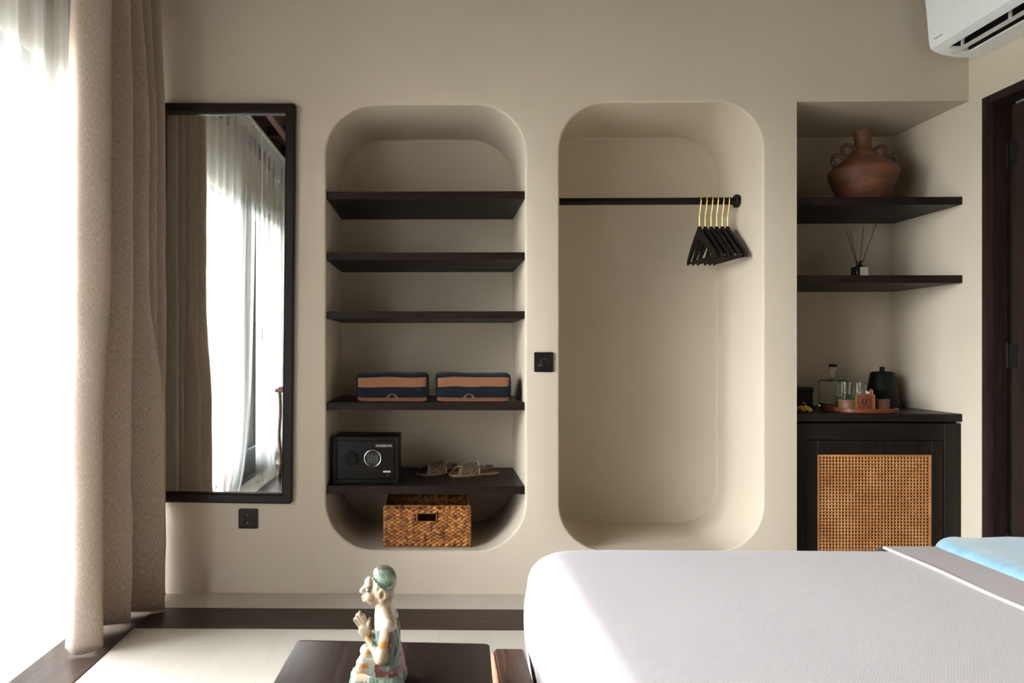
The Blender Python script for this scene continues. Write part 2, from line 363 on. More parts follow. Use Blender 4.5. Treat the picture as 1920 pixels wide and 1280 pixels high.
# ------------------------------------------------------------------ mesh helpers
class B:
    def __init__(self):
        self.bm = bmesh.new(); self.uv = self.bm.loops.layers.uv.new('UVMap')
    def _merge(self, other):
        me = bpy.data.meshes.new('tmp'); other.to_mesh(me); other.free()
        self.bm.from_mesh(me); bpy.data.meshes.remove(me)
    def box(self, x0, x1, y0, y1, z0, z1, bev=0.0, seg=2):
        b = bmesh.new(); b.loops.layers.uv.new('UVMap')
        r = bmesh.ops.create_cube(b, size=1)
        for v in b.verts:
            v.co = Vector(((x0 + x1) / 2 + v.co.x * (x1 - x0), (y0 + y1) / 2 + v.co.y * (y1 - y0), (z0 + z1) / 2 + v.co.z * (z1 - z0)))
        if bev: bmesh.ops.bevel(b, geom=list(b.edges), offset=bev, segments=seg, affect='EDGES', profile=0.5)
        self._merge(b); return self
    def prism(self, poly, axis, a, b_, bev=0.0, seg=1):
        """extrude a 2-D polygon; axis is the direction of extrusion"""
        b = bmesh.new(); b.loops.layers.uv.new('UVMap')
        def P(p, t):
            return {'X': (t, p[0], p[1]), 'Y': (p[0], t, p[1]), 'Z': (p[0], p[1], t)}[axis]
        va = [b.verts.new(P(p, a)) for p in poly]; vb = [b.verts.new(P(p, b_)) for p in poly]
        n = len(poly)
        b.faces.new(va); b.faces.new(list(reversed(vb)))
        for i in range(n):
            b.faces.new((va[i], vb[i], vb[(i + 1) % n], va[(i + 1) % n]))
        bmesh.ops.recalc_face_normals(b, faces=b.faces)
        if bev:
            ed = [e for e in b.edges if abs(sum(((-1) ** k) * 1 for k in range(0)) ) == 0 and len({tuple(f.normal.to_tuple(2)) for f in e.link_faces}) > 1 and (e.link_faces[0] in (b.faces[0], b.faces[1]) or e.link_faces[1] in (b.faces[0], b.faces[1]))] if False else [e for e in b.edges if any(len(f.verts) == n and n > 4 for f in e.link_faces) or n <= 4]
            bmesh.ops.bevel(b, geom=ed, offset=bev, segments=seg, affect='EDGES', profile=0.5)
        self._merge(b); return self
    def lathe(self, prof, c=(0, 0, 0), seg=40, close=False):
        rings = []
        for r, z in prof:
            if r < 1e-6: rings.append([self.bm.verts.new((c[0], c[1], c[2] + z))])
            else: rings.append([self.bm.verts.new((c[0] + r * math.cos(2 * PI * k / seg), c[1] + r * math.sin(2 * PI * k / seg), c[2] + z)) for k in range(seg)])
        for a, b in zip(rings, rings[1:]):
            for k in range(seg):
                k2 = (k + 1) % seg
                if len(a) == 1 and len(b) == 1: continue
                if len(a) == 1: self.bm.faces.new((a[0], b[k2], b[k]))
                elif len(b) == 1: self.bm.faces.new((a[k], a[k2], b[0]))
                else: self.bm.faces.new((a[k], a[k2], b[k2], b[k]))
        return self
    def tube(self, pts, r, seg=8, closed=False, flat=None):
        """sweep a circle (or flat=(w,h) ellipse) along points; r may be a list"""
        pts = [Vector(p) for p in pts]; n = len(pts)
        rs = r if isinstance(r, (list, tuple)) else [r] * n
        rings = []; up = Vector((0, 0, 1)); prev = None
        for i, p in enumerate(pts):
            if closed: t = pts[(i + 1) % n] - pts[i - 1]
            else: t = pts[min(i + 1, n - 1)] - pts[max(i - 1, 0)]
            t.normalize()
            if prev is None:
                s = t.cross(up)
                if s.length < 0.1: s = t.cross(Vector((0, 1, 0)))
            else: s = prev - t * prev.dot(t)
            s.normalize(); prev = s; q = s.cross(t)
            w, h = (1, 1) if flat is None else flat
            rings.append([self.bm.verts.new(p + s * (rs[i] * w * math.cos(2 * PI * k / seg)) + q * (rs[i] * h * math.sin(2 * PI * k / seg))) for k in range(seg)])
        m = n if closed else n - 1
        for i in range(m):
            a, b = rings[i], rings[(i + 1) % n]
            for k in range(seg): self.bm.faces.new((a[k], a[(k + 1) % seg], b[(k + 1) % seg], b[k]))
        if not closed:
            self.bm.faces.new(rings[0]); self.bm.faces.new(list(reversed(rings[-1])))
        return self
    def ell(self, c, r, rot=None, u=16, v=10):
        b = bmesh.new(); b.loops.layers.uv.new('UVMap')
        bmesh.ops.create_uvsphere(b, u_segments=u, v_segments=v, radius=1)
        mt = Matrix.Translation(c) @ (rot.to_4x4() if rot else Matrix.Identity(4)) @ Matrix.Diagonal((*r, 1))
        bmesh.ops.transform(b, matrix=mt, verts=b.verts); self._merge(b); return self
    def limb(self, a, b, ra, rb, n=9):
        a = Vector(a); b = Vector(b)
        for i in range(n + 1):
            t = i / n; r = ra + (rb - ra) * t
            self.ell(a.lerp(b, t), (r, r, r), u=12, v=8)
        return self
    def cyl(self, c, r, y0, y1, seg=32, axis='Y', bev=0.0):
        poly = [(c[0] + r * math.cos(2 * PI * k / seg), c[1] + r * math.sin(2 * PI * k / seg)) for k in range(seg)]
        return self.prism(poly, axis, y0, y1, bev)
    def grid(self, f, nu, nv, closed_u=False, uvf=None):
        vs = [[self.bm.verts.new(f(i / (nu if closed_u else nu), j / nv)) for i in range(nu if closed_u else nu + 1)] for j in range(nv + 1)]
        w = nu
        for j in range(nv):
            for i in range(w):
                i2 = (i + 1) % nu if closed_u else i + 1
                fc = self.bm.faces.new((vs[j][i], vs[j][i2], vs[j + 1][i2], vs[j + 1][i]))
                for l, (a, b) in zip(fc.loops, ((i, j), (i + 1, j), (i + 1, j + 1), (i, j + 1))):
                    u_, v_ = a / nu, b / nv
                    l[self.uv].uv = uvf(u_, v_) if uvf else (u_, v_)
        return vs
    def build(self, name, mat, parent=None, smooth=30, normals=True, mods=None):
        if normals: bmesh.ops.recalc_face_normals(self.bm, faces=self.bm.faces)
        me = bpy.data.meshes.new(name); 
        off = Vector((0, 0, 0))
        p = parent
        while p is not None: off += p.location; p = p.parent
        if parent is not None: bmesh.ops.translate(self.bm, vec=-off, verts=self.bm.verts)
        self.bm.to_mesh(me); self.bm.free()
        if smooth:
            me.polygons.foreach_set('use_smooth', [True] * len(me.polygons))
            me.set_sharp_from_angle(angle=math.radians(smooth))
        me.materials.append(M[mat] if isinstance(mat, str) else mat)
        o = bpy.data.objects.new(name, me); COL.objects.link(o)
        if parent is not None: o.parent = parent
        return o
def tag(o, label=None, cat=None, group=None, kind=None):
    if label: o['label'] = label
    if cat: o['category'] = cat
    if group: o['group'] = group
    if kind: o['kind'] = kind
    return o
def thing(name, loc, label, cat, group=None):
    o = bpy.data.objects.new(name, None); o.location = loc; o.empty_display_size = 0.05; COL.objects.link(o)
    return tag(o, label, cat, group)
def copy_thing(o, parent=None):
    c = o.copy(); COL.objects.link(c); c.parent = parent
    for ch in list(o.children): copy_thing(ch, c)
    return c
def rr(x0, x1, z0, z1, r, n=6):
    pts = []
    for cx, cz, a0 in ((x1 - r, z0 + r, -90), (x1 - r, z1 - r, 0), (x0 + r, z1 - r, 90), (x0 + r, z0 + r, 180)):
        for k in range(n + 1):
            a = math.radians(a0 + 90 * k / n); pts.append((cx + r * math.cos(a), cz + r * math.sin(a)))
    return pts
def cat_rom(pts, n=8, closed=False):
    pts = [Vector(p) for p in pts]; out = []; L = len(pts)
    rng = range(L) if closed else range(L - 1)
    for i in rng:
        if closed: p0, p1, p2, p3 = pts[i - 1], pts[i], pts[(i + 1) % L], pts[(i + 2) % L]
        else: p0, p1, p2, p3 = pts[max(i - 1, 0)], pts[i], pts[i + 1], pts[min(i + 2, L - 1)]
        for k in range(n):
            t = k / n
            out.append(0.5 * ((2 * p1) + (p2 - p0) * t + (2 * p0 - 5 * p1 + 4 * p2 - p3) * t * t + (3 * p1 - p0 - 3 * p2 + p3) * t ** 3))
    if not closed: out.append(pts[-1])
    return out
def text_mesh(name, body, size, mat, parent, matrix, extrude=0.0004, shear=0.0, bold=0.0):
    cu = bpy.data.curves.new(name, 'FONT'); cu.body = body; cu.size = size; cu.extrude = extrude; cu.shear = shear; cu.offset = bold
    cu.align_x = 'CENTER'; cu.align_y = 'CENTER'
    t = bpy.data.objects.new(name, cu); COL.objects.link(t)
    bpy.context.view_layer.update()
    me = bpy.data.meshes.new_from_object(t.evaluated_get(bpy.context.evaluated_depsgraph_get()))
    bpy.data.objects.remove(t); bpy.data.curves.remove(cu)
    off = Vector((0, 0, 0)); p = parent
    while p is not None: off += p.location; p = p.parent
    me.transform(Matrix.Translation(-off) @ matrix)
    me.materials.clear(); me.materials.append(M[mat])
    o = bpy.data.objects.new(name, me); COL.objects.link(o); o.parent = parent
    return o
FACE_CAM = lambda x, y, z: Matrix.Translation((x, y, z)) @ Matrix.Rotation(PI / 2, 4, 'X')   # text standing upright, read from -Y

# ------------------------------------------------------------------ the room
D = 3.142          # back wall
DB = 3.662         # back of the niches
XR = 2.287         # right wall
XL = -1.69         # window wall
CH = 3.10          # ceiling height
YB = -2.4          # wall behind the camera
N3 = (1.551, 2.136)

def niche_loops(x0, x1, z0, z1, r, fil=0.010):
    L = []
    for k in range(5):
        a = PI / 2 * k / 4; o = fil * (1 - math.sin(a)); y = D + fil * (1 - math.cos(a))
        L.append((rr(x0 - o, x1 + o, z0 - o, z1 + o, r + o, 14), y))
    L.append((rr(x0, x1, z0, z1, r, 14), DB - 0.008))
    L.append((rr(x0 + 0.003, x1 - 0.003, z0 + 0.003, z1 - 0.003, r - 0.003, 14), DB - 0.002))
    L.append((rr(x0 + 0.010, x1 - 0.010, z0 + 0.010, z1 - 0.010, r - 0.010, 14), DB))
    return L
b = B(); bm = b.bm
outer = [(XL - 0.12, 0), (N3[0], 0), (N3[0], N3[1]), (XR, N3[1]), (XR, CH), (XL - 0.12, CH)]
ov = [bm.verts.new((x, D, z)) for x, z in outer]
edges = [bm.edges.new((ov[i], ov[(i + 1) % len(ov)])) for i in range(len(ov))]
for args in ((-0.492, 0.378, 0.189, 2.130, 0.215), (0.527, 1.405, 0.189, 2.137, 0.205)):
    prev = None
    for pts, y in niche_loops(*args):
        vs = [bm.verts.new((x, y, z)) for x, z in pts]
        n = len(vs)
        if prev is None: edges += [bm.edges.new((vs[i], vs[(i + 1) % n])) for i in range(n)]
        else:
            for i in range(n): bm.faces.new((prev[i], prev[(i + 1) % n], vs[(i + 1) % n], vs[i]))
        prev = vs
    bm.faces.new(prev)
bmesh.ops.triangle_fill(bm, use_beauty=True, use_dissolve=False, edges=edges)
# third niche, running down to the floor
q = [bm.verts.new(p) for p in ((N3[0], D, 0), (N3[0], DB, 0), (N3[0], DB, N3[1]), (N3[0], D, N3[1]))]; bm.faces.new(q)
q = [bm.verts.new(p) for p in ((N3[0], D, N3[1]), (N3[0], DB, N3[1]), (XR, DB, N3[1]), (XR, D, N3[1]))]; bm.faces.new(q)
q = [bm.verts.new(p) for p in ((N3[0], DB, 0), (XR, DB, 0), (XR, DB, N3[1]), (N3[0], DB, N3[1]))]; bm.faces.new(q)
bmesh.ops.remove_doubles(bm, verts=bm.verts, dist=0.0002)
tag(b.build('wall_back', 'plaster', smooth=25), kind='structure')

b = B(); b.box(XL - 0.15, XR + 1.2, YB - 0.1, DB + 0.1, -0.1, 0.0)
tag(b.build('floor', 'tile', smooth=0), kind='structure')
b = B(); b.box(XL - 0.15, XR + 1.2, YB - 0.1, DB + 0.1, CH, CH + 0.1)
for k in range(9):
    y = -2.2 + k * 0.62; b.box(XL, XR, y, y + 0.07, CH - 0.09, CH + 0.01, 0.004)
tag(b.build('ceiling', 'ceiling_wood', smooth=0), kind='structure')
b = B(); b.box(XL - 0.12, XR + 0.12, YB - 0.1, YB, 0, CH); tag(b.build('wall_front', 'ceiling_wood', smooth=0), kind='structure')  # unseen wall, dark timber finish made up to reduce frontal fill
# window wall: header band, corner pier, and unseen near pier extended to cut frontal light
WT, WY0, WY1 = 2.31, -1.0, 3.06
b = B(); b.box(XL - 0.12, XL, YB, D, WT, CH); b.box(XL - 0.12, XL, YB, WY0, 0, WT); b.box(XL - 0.12, XL, WY1, D, 0, WT)
tag(b.build('wall_left', 'plaster', smooth=0), kind='structure')
# right wall with the door opening
DY0, DY1, DZ = 2.12, 3.068, 2.120
b = B(); b.box(XR, XR + 0.16, DY1, DB + 0.02, 0, CH); b.box(XR, XR + 0.16, YB, DY0, 0, CH); b.box(XR, XR + 0.16, DY0, DY1, DZ, CH)
tag(b.build('wall_right', 'plaster', smooth=0), kind='structure')
# dark timber cornice under the ceiling above the curtains
b = B(); b.box(XL + 0.002, XL + 0.13, YB, D - 0.003, 2.86, CH - 0.001, 0.004); tag(b.build('trim_1', 'ceiling_wood', smooth=0), kind='structure')
b = B(); b.box(XL + 0.131, XL + 0.15, YB, D - 0.003, 2.90, 2.94, 0.004); tag(b.build('trim_2', 'beam_red', smooth=0), kind='structure')
# dark timber inlays in the floor
b = B(); b.box(-1.37, -1.164, YB, 2.948, 0.0, 0.003); tag(b.build('trim_3', 'wood_floor_y', smooth=0), kind='structure')
b = B(); b.box(-1.164, 1.55, 2.735, 2.948, 0.0, 0.003); tag(b.build('trim_4', 'wood_floor_x', smooth=0), kind='structure')

# window_1: sliding glass doors
def window():
    root = bpy.data.objects.new('window_1', None); root.location = (XL - 0.06, 0.45, 0); COL.objects.link(root); root['kind'] = 'structure'
    f = B(); x0, x1 = XL - 0.10, XL - 0.02
    f.box(x0, x1, WY0, WY1, WT - 0.045, WT, 0.002); f.box(x0, x1, WY0, WY1, 0, 0.03, 0.002)
    f.box(x0, x1, WY0, WY0 + 0.05, 0.03, WT - 0.045, 0.002); f.box(x0, x1, WY1 - 0.03, WY1, 0.03, WT - 0.045, 0.002)
    f.build('window_frame', 'grey_alu', root)
    ys = [(WY1 - 0.03, 1.95), (1.93, 0.84), (-0.45, WY0 + 0.05)]
    for k, (ya, yb) in enumerate(ys):
        y0, y1 = min(ya, yb), max(ya, yb); xx0 = XL - 0.095 + (k % 2) * 0.03; xx1 = xx0 + 0.03
        s = B(); w = 0.035 if k == 0 else 0.07
        s.box(xx0, xx1, y0, y0 + 0.07, 0.03, WT - 0.046, 0.002); s.box(xx0, xx1, y1 - w, y1, 0.03, WT - 0.046, 0.002)
        s.box(xx0, xx1, y0 + 0.07, y1 - w, 0.03, 0.10 if k == 0 else 0.28, 0.002); s.box(xx0, xx1, y0 + 0.07, y1 - w, WT - 0.12, WT - 0.046, 0.002)
        so = s.build('sash', 'grey_alu', root)
        g = B(); g.box(xx0 + 0.012, xx0 + 0.016, y0 + 0.06, y1 - w + 0.01, 0.09 if k == 0 else 0.27, WT - 0.11); g.build('pane', 'pane', so, smooth=0)
    # inner sliding leaf, seen in the mirror through the gap in the sheers
    xa, xb, ya, yb = XL + 0.085, XL + 0.125, -0.42, 0.79
    s = B()
    s.box(xa, xb, yb - 0.075, yb, 0.03, WT - 0.046, 0.002); s.box(xa, xb, ya, ya + 0.075, 0.03, WT - 0.046, 0.002)
    s.box(xa, xb, ya + 0.075, yb - 0.075, 0.03, 0.24, 0.002); s.box(xa, xb, ya + 0.075, yb - 0.075, WT - 0.12, WT - 0.046, 0.002)
    s.box(xa - 0.02, xb + 0.02, ya, yb, 0.0, 0.029, 0.002); s.box(xa - 0.02, xb + 0.02, ya, yb, WT - 0.045, WT, 0.002)
    so = s.build('sash', 'grey_alu', root)
    g = B(); g.box(xa + 0.018, xa + 0.022, ya + 0.07, yb - 0.07, 0.23, WT - 0.11); g.build('pane', 'pane', so, smooth=0)
window()
b = B(); b.box(XL + 0.080, XL + 0.130, 0.80, 0.90, 0.0, WT, 0.004)
tag(b.build('timber_post', 'pink_post'), 'reddish painted timber post standing behind the gap in the sheer curtains', 'post')

# door_1
def door():
    fr = B()
    poly_y = [(XR + 0.001, DY1 - 0.001), (XR + 0.001, DY1 - 0.030), (XR + 0.020, DY1 - 0.036), (XR + 0.078, DY1 - 0.036), (XR + 0.078, DY1 - 0.020), (XR + 0.16, DY1 - 0.020), (XR + 0.16, DY1 - 0.001)]
    fr.prism(poly_y, 'Z', 0, DZ - 0.001)
    fr.prism([(x, DY0 + DY1 - y) for x, y in poly_y], 'Z', 0, DZ - 0.001)
    # head
    fr.box(XR + 0.001, XR + 0.078, DY0 + 0.037, DY1 - 0.037, DZ - 0.036, DZ - 0.001, 0.002); fr.box(XR + 0.078, XR + 0.16, DY0 + 0.021, DY1 - 0.021, DZ - 0.020, DZ - 0.001)
    tag(fr.build('trim_5', 'door_wood', smooth=0), kind='structure')
    g = B(); g.box(XR + 0.125, XR + 0.135, DY0 + 0.021, DY1 - 0.021, 0.002, DZ - 0.021); tag(g.build('trim_6', 'plaster', smooth=0), kind='structure')
    root = bpy.data.objects.new('door_1', None); root.location = (XR + 0.1, DY1 - 0.03, 0); COL.objects.link(root); root['kind'] = 'structure'
    l = B(); y1 = DY1 - 0.058; y0 = DY0 + 0.035; x0 = XR + 0.080; x1 = XR + 0.118; zt = DZ - 0.048
    for ya, yb in ((y0, y0 + 0.10), (y1 - 0.10, y1)): l.box(x0, x1, ya, yb, 0.008, zt, 0.002)
    for za, zb in ((0.008, 0.18), (0.95, 1.08), (zt - 0.11, zt)): l.box(x0, x1, y0 + 0.10, y1 - 0.10, za, zb, 0.002)
    l.box(x0 + 0.012, x1 - 0.012, y0 + 0.09, y1 - 0.09, 0.17, zt - 0.10)
    l.build('door_leaf', 'door_wood', root, smooth=0)
    for z in (1.87, 1.04, 0.25):
        h = B(); h.box(x0 - 0.003, x0 + 0.001, y1 - 0.028, y1 + 0.026, z - 0.05, z + 0.05, 0.001)
        h.tube([(x0 - 0.006, y1 + 0.016, z - 0.052), (x0 - 0.006, y1 + 0.016, z + 0.052)], 0.006, 10)
        h.build('hinge', 'black_plastic', root)
door()

# ------------------------------------------------------------------ outside
b = B(); b.box(-3.6, XL - 0.121, -6, 16, -0.08, -0.02); tag(b.build('floor_deck', 'stone_deck', smooth=0), kind='structure')
b = B(); b.box(-30, -3.601, -20, 30, -0.5, -0.10); tag(b.build('ground', simple('pale_gravel', (0.25, 0.24, 0.21), 0.9, var=0.2, scale=2), smooth=0), kind='structure')
b = B()
b.prism([(XL - 0.121, 3.22), (-3.45, 3.02), (-3.45, 3.08), (XL - 0.121, 3.30)], 'Y', -5, 12)
tag(b.build('porch_roof', 'porch_roof', smooth=0), 'grey boarded porch roof outside the sheer curtains', 'roof')
b = B(); b.box(-3.30, -3.16, -5, 12, 2.86, 3.0); tag(b.build('porch_beam', 'porch_beam', smooth=0), 'tan timber beam along the edge of the porch roof', 'beam')
# a neighbouring pavilion with a sloping grey roof
r = thing('garden_pavilion', (-7.2, 10.5, -0.1), 'grey roofed garden pavilion seen faintly through the sheer curtain', 'building')
b = B()
pts = [(-6, 8.4, 2.75), (-6, 13.4, 5.2), (-9, 13.4, 5.2), (-9, 8.4, 2.75)]
vs = [b.bm.verts.new(p) for p in pts] + [b.bm.verts.new((p[0], p[1], p[2] + 0.25)) for p in pts]
for f in ((0, 1, 2, 3), (7, 6, 5, 4), (0, 4, 5, 1), (1, 5, 6, 2), (2, 6, 7, 3), (3, 7, 4, 0)): b.bm.faces.new([vs[i] for i in f])
pts = [(-6, 13.4, 5.2), (-6, 18.4, 2.75), (-9, 18.4, 2.75), (-9, 13.4, 5.2)]
vs = [b.bm.verts.new(p) for p in pts] + [b.bm.verts.new((p[0], p[1], p[2] + 0.25)) for p in pts]
for f in ((0, 1, 2, 3), (7, 6, 5, 4), (0, 4, 5, 1), (1, 5, 6, 2), (2, 6, 7, 3), (3, 7, 4, 0)): b.bm.faces.new([vs[i] for i in f])
b.build('roof', 'grey_roof', r, smooth=0)
b = B(); b.box(-8.6, -6.5, 12.2, 15, -0.1, 4.4); b.build('wall', 'neighbour_wall', r, smooth=0)

def tree(x, y, h, w, n, seed, label):
    rnd = random.Random(seed)
    t = thing('garden_tree', (x, y, -0.1), label, 'tree')
    tb = B(); tb.tube([(x, y, -0.1), (x + 0.05, y, h * 0.3), (x, y + 0.08, h * 0.75)], [0.08, 0.06, 0.03], 8)
    for k in range(5):
        a = rnd.uniform(0, 2 * PI); tb.tube([(x, y, h * 0.35), (x + 0.5 * w * math.cos(a), y + 0.5 * w * math.sin(a), h * rnd.uniform(0.55, 0.8))], [0.035, 0.015], 6)
    tb.build('trunk', 'bark', t)
    lb = B()
    for k in range(n):
        a = rnd.uniform(0, 2 * PI); ph = rnd.uniform(-1, 1); rr_ = rnd.uniform(0.55, 1) * (1 + 0.25 * math.sin(3 * a + seed))
        c = Vector((x + w * rr_ * math.cos(a) * math.sqrt(1 - ph * ph), y + w * rr_ * math.sin(a) * math.sqrt(1 - ph * ph), h * 0.6 + h * 0.42 * ph * rr_))
        s = rnd.uniform(0.10, 0.20); m = Matrix.Rotation(rnd.uniform(0, 2 * PI), 3, 'Z') @ Matrix.Rotation(rnd.uniform(-1, 1), 3, 'X')
        vs = [lb.bm.verts.new(c + m @ Vector(p)) for p in ((-s, 0, 0), (0, -s * 0.3, 0.03 * s), (s, 0, 0), (0, s * 0.3, 0.03 * s))]
        lb.bm.faces.new(vs)
    lb.build('foliage', 'leaf', t, smooth=0, normals=False)
tree(-7.6, 6.2, 3.0, 1.45, 2200, 1, 'bushy green garden tree nearest the room beyond the sheer curtain')
tree(-4.6, 9.9, 2.9, 0.95, 2200, 2, 'pale green garden tree below the pavilion roof')
tree(-11.2, 9.0, 3.6, 1.8, 2000, 3, 'broad garden tree farther out to the left of the pavilion')
tree(-6.2, -3.2, 3.0, 1.5, 1600, 4, 'green garden tree reflected in the mirror between the sheers')
tree(-6.6, -7.8, 3.4, 1.8, 1600, 5, 'tall garden tree reflected farther along the garden')
tree(-6.0, 2.0, 2.4, 1.3, 1200, 6, 'low green garden shrub outside the middle of the window')

# ------------------------------------------------------------------ curtains
def lerp(a, b, t): return a + (b - a) * t
def linen_curtain():
    H0, H1 = 0.014, 2.775
    # (X, Y) of the pleats: left edge, then peak, valley, peak ...   at the top / halfway / at the hem
    top = [(-1.325, 2.60), (-1.285, 2.565), (-1.192, 2.61), (-1.30, 2.675), (-1.190, 2.75), (-1.33, 2.80), (-1.190, 2.85), (-1.33, 2.895), (-1.190, 2.94), (-1.33, 2.985), (-1.188, 3.035), (-1.27, 3.085)]
    mid = [(-1.335, 2.575), (-1.27, 2.52), (-1.190, 2.60), (-1.31, 2.69), (-1.178, 2.76), (-1.33, 2.82), (-1.160, 2.875), (-1.33, 2.92), (-1.165, 2.965), (-1.33, 3.01), (-1.165, 3.055), (-1.25, 3.10)]
    low = [(-1.335, 2.57), (-1.26, 2.465), (-1.186, 2.525), (-1.33, 2.66), (-1.180, 2.755), (-1.31, 2.83), (-1.113, 2.905), (-1.22, 2.965), (-1.165, 2.985), (-1.29, 3.02), (-1.165, 3.055), (-1.24, 3.10)]
    hem = [(-1.305, 2.50), (-1.27, 2.485), (-1.190, 2.53), (-1.34, 2.66), (-1.240, 2.725), (-1.178, 2.765), (-1.32, 2.84), (-1.112, 2.91), (-1.23, 2.97), (-1.16, 2.99), (-1.18, 3.03), (-1.20, 3.08)]
    low2 = [(-1.312, 2.505), (-1.26, 2.47), (-1.186, 2.525), (-1.335, 2.66), (-1.182, 2.755), (-1.31, 2.83), (-1.113, 2.905), (-1.22, 2.965), (-1.16, 2.985), (-1.29, 3.02), (-1.165, 3.055), (-1.24, 3.10)]
    keys = [(0.0, low2), (0.35, low), (0.75, low), (1.35, mid), (1.9, mid), (H1, top)]
    curves = [(z, cat_rom([(x, y, 0) for x, y in k], 10)) for z, k in keys]
    nu = len(curves[0][1]) - 1
    def P(u, v):
        z = H0 + (H1 - H0) * v
        i = min(int(round(u * nu)), nu)
        for (z0, c0), (z1, c1) in zip(curves, curves[1:]):
            if z <= z1 or z1 == H1:
                t = min(1, max(0, (z - z0) / (z1 - z0))); t = t * t * (3 - 2 * t)
                p = c0[i].lerp(c1[i], t); break
        amp = 0.005 * (1 - 0.5 * v)
        nx = noise.noise(Vector((p.y * 9, z * 2.2, 1.3))) * amp + noise.noise(Vector((p.y * 16, z * 6, 4.1))) * 0.0045 * (1.2 - v)
        zz = z
        if v < 0.001: zz = z + 0.006 * math.sin(i * 0.4)
        return (p.x + nx, p.y + nx * 0.6, zz)
    b = B(); b.grid(P, nu, 90, uvf=lambda u, v: (u * 1.9, v * 2.76))
    return b
t = thing('linen_curtain', (-1.25, 2.8, 0), 'heavy taupe linen curtain gathered in tall folds beside the mirror', 'curtain')
o = linen_curtain().build('panel', 'linen', t, smooth=60)
sm = o.modifiers.new('thick', 'SOLIDIFY'); sm.thickness = 0.0016; sm.offset = 0
# tracks
t2 = thing('curtain_track', (-1.25, 1.0, 2.8), 'brown wooden ceiling track carrying the linen curtain', 'curtain track')
b = B(); b.box(-1.27, -1.22, YB + 0.02, 3.12, 2.785, 2.81, 0.002); b.build('rail', 'beam_red', t2)
for y in (-1.9, -0.5, 0.9, 2.3):
    b = B(); b.box(-1.258, -1.232, y, y + 0.03, 2.81, CH - 0.0905 + 0.0); b.build('bracket', 'white_alu', t2)
t2 = thing('curtain_track', (-1.45, 1.0, 2.8), 'white track above the sheers, nearer the window', 'curtain track')
b = B(); b.box(-1.475, -1.425, YB + 0.02, 3.12, 2.822, 2.845, 0.002); b.build('rail', 'white_alu', t2)
for y in (-1.9, -0.5, 0.9, 2.3):
    b = B(); b.box(-1.540, -1.476, y, y + 0.03, 2.824, 2.840); b.build('bracket', 'white_alu', t2)

def sheer(y0t, y1t, y0b, y1b, label, seed, billow):
    rnd = random.Random(seed)
    t = thing('sheer_curtain', (-1.45, (y0t + y1t) / 2, 0), label, 'curtain', None)
    n = int(abs(y1t - y0t) * 150)
    ph = [rnd.uniform(0, 2 * PI) for _ in range(6)]
    def off(u, z):
        L = abs(y1t - y0t)
        s = u * L
        a = 0.015 * math.sin(2 * PI * s / 0.17 + ph[0] + 0.8 * math.sin(s * 3 + ph[1]))
        a += 0.006 * math.sin(2 * PI * s / 0.083 + ph[2] + 0.5 * math.sin(s * 5))
        a += 0.016 * math.sin(2 * PI * s / 0.43 + ph[3]) * (1 - z / 2.78)
        return a * (0.75 + 0.25 * math.sin(z * 1.1 + ph[4]))
    def P(u, v):
        z = 0.008 + 2.742 * v
        k = (1 - v)
        kk = 0.48 * k ** 1.5 + 0.52 * k ** 12
        y = lerp(lerp(y0t, y1t, u), lerp(y0b, y1b, u), kk)
        bx = billow(u, z) if billow else 0
        return (-1.45 + off(u, z) + bx, y, z)
    b = B(); b.grid(P, n, 40); b.build('panel', 'sheer', t, smooth=60)
    def Ph(u, v):
        z = 2.735 + 0.075 * v
        s = u * abs(y1t - y0t)
        zig = 0.026 * (abs(((s / 0.075) % 1) * 2 - 1) - 0.5) * 2
        return (-1.447 + zig, lerp(y0t, y1t, u), z + 0.006 * math.sin(s * 60))
    b = B(); b.grid(Ph, n, 2); b.build('heading_tape', 'heading', t, smooth=20)
    return t
sheer(3.10, 0.56, 3.08, 1.06, 'white sheer curtain hanging from the corner beside the linen curtain', 3, None)
sheer(0.53, -2.1, 0.56, -2.1, 'second white sheer panel, seen only in the mirror right of the gap', 5, lambda u, z: 0.10 * max(0, 1 - z / 0.5) * math.sin(PI * min(1, u * 5)) if u < 0.2 else 0)
# pull wand
t = thing('curtain_wand', (-1.40, 0.57, 2.80), 'slim white pull wand hanging in the gap between the sheers', 'curtain wand')
b = B(); b.tube([(-1.40, 0.57, 2.80), (-1.40, 0.57, 1.26)], 0.0035, 8); b.build('rod', 'white_plastic', t)
b = B(); b.tube([(-1.40, 0.57, 1.26), (-1.40, 0.57, 1.14)], 0.008, 10); b.build('handle', 'white_plastic', t)

# ------------------------------------------------------------------ mirror
t = thing('wall_mirror', (-0.937, D - 0.001, 0.398), 'tall dark wood framed mirror hung on the wall beside the linen curtain', 'mirror')
x0, x1, z0, z1 = -1.250, -0.636, 0.398, 2.134
w = 0.047
b = B()
bm = b.bm
loops = []
for ins, dy in ((0, 0.0), (0, 0.026), (0.006, 0.032), (0.036, 0.032), (0.043, 0.025), (0.046, 0.010)):
    loops.append([bm.verts.new((x, D - 0.001 - dy, z)) for x, z in rr(x0 + ins, x1 - ins, z0 + ins, z1 - ins, 0.012 if ins < 0.01 else 0.0012, 4)])
for a, c in zip(loops, loops[1:]):
    n = len(a)
    for i in range(n): bm.faces.new((a[i], a[(i + 1) % n], c[(i + 1) % n], c[i]))
b.build('frame', 'wood_z', t)
b = B(); b.box(x0 + w - 0.002, x1 - w + 0.002, D - 0.010, D - 0.006, z0 + w - 0.002, z1 - w + 0.002); b.build('glass', 'mirror', t, smooth=0)
t.rotation_euler = (0, math.radians(0.55), 0)

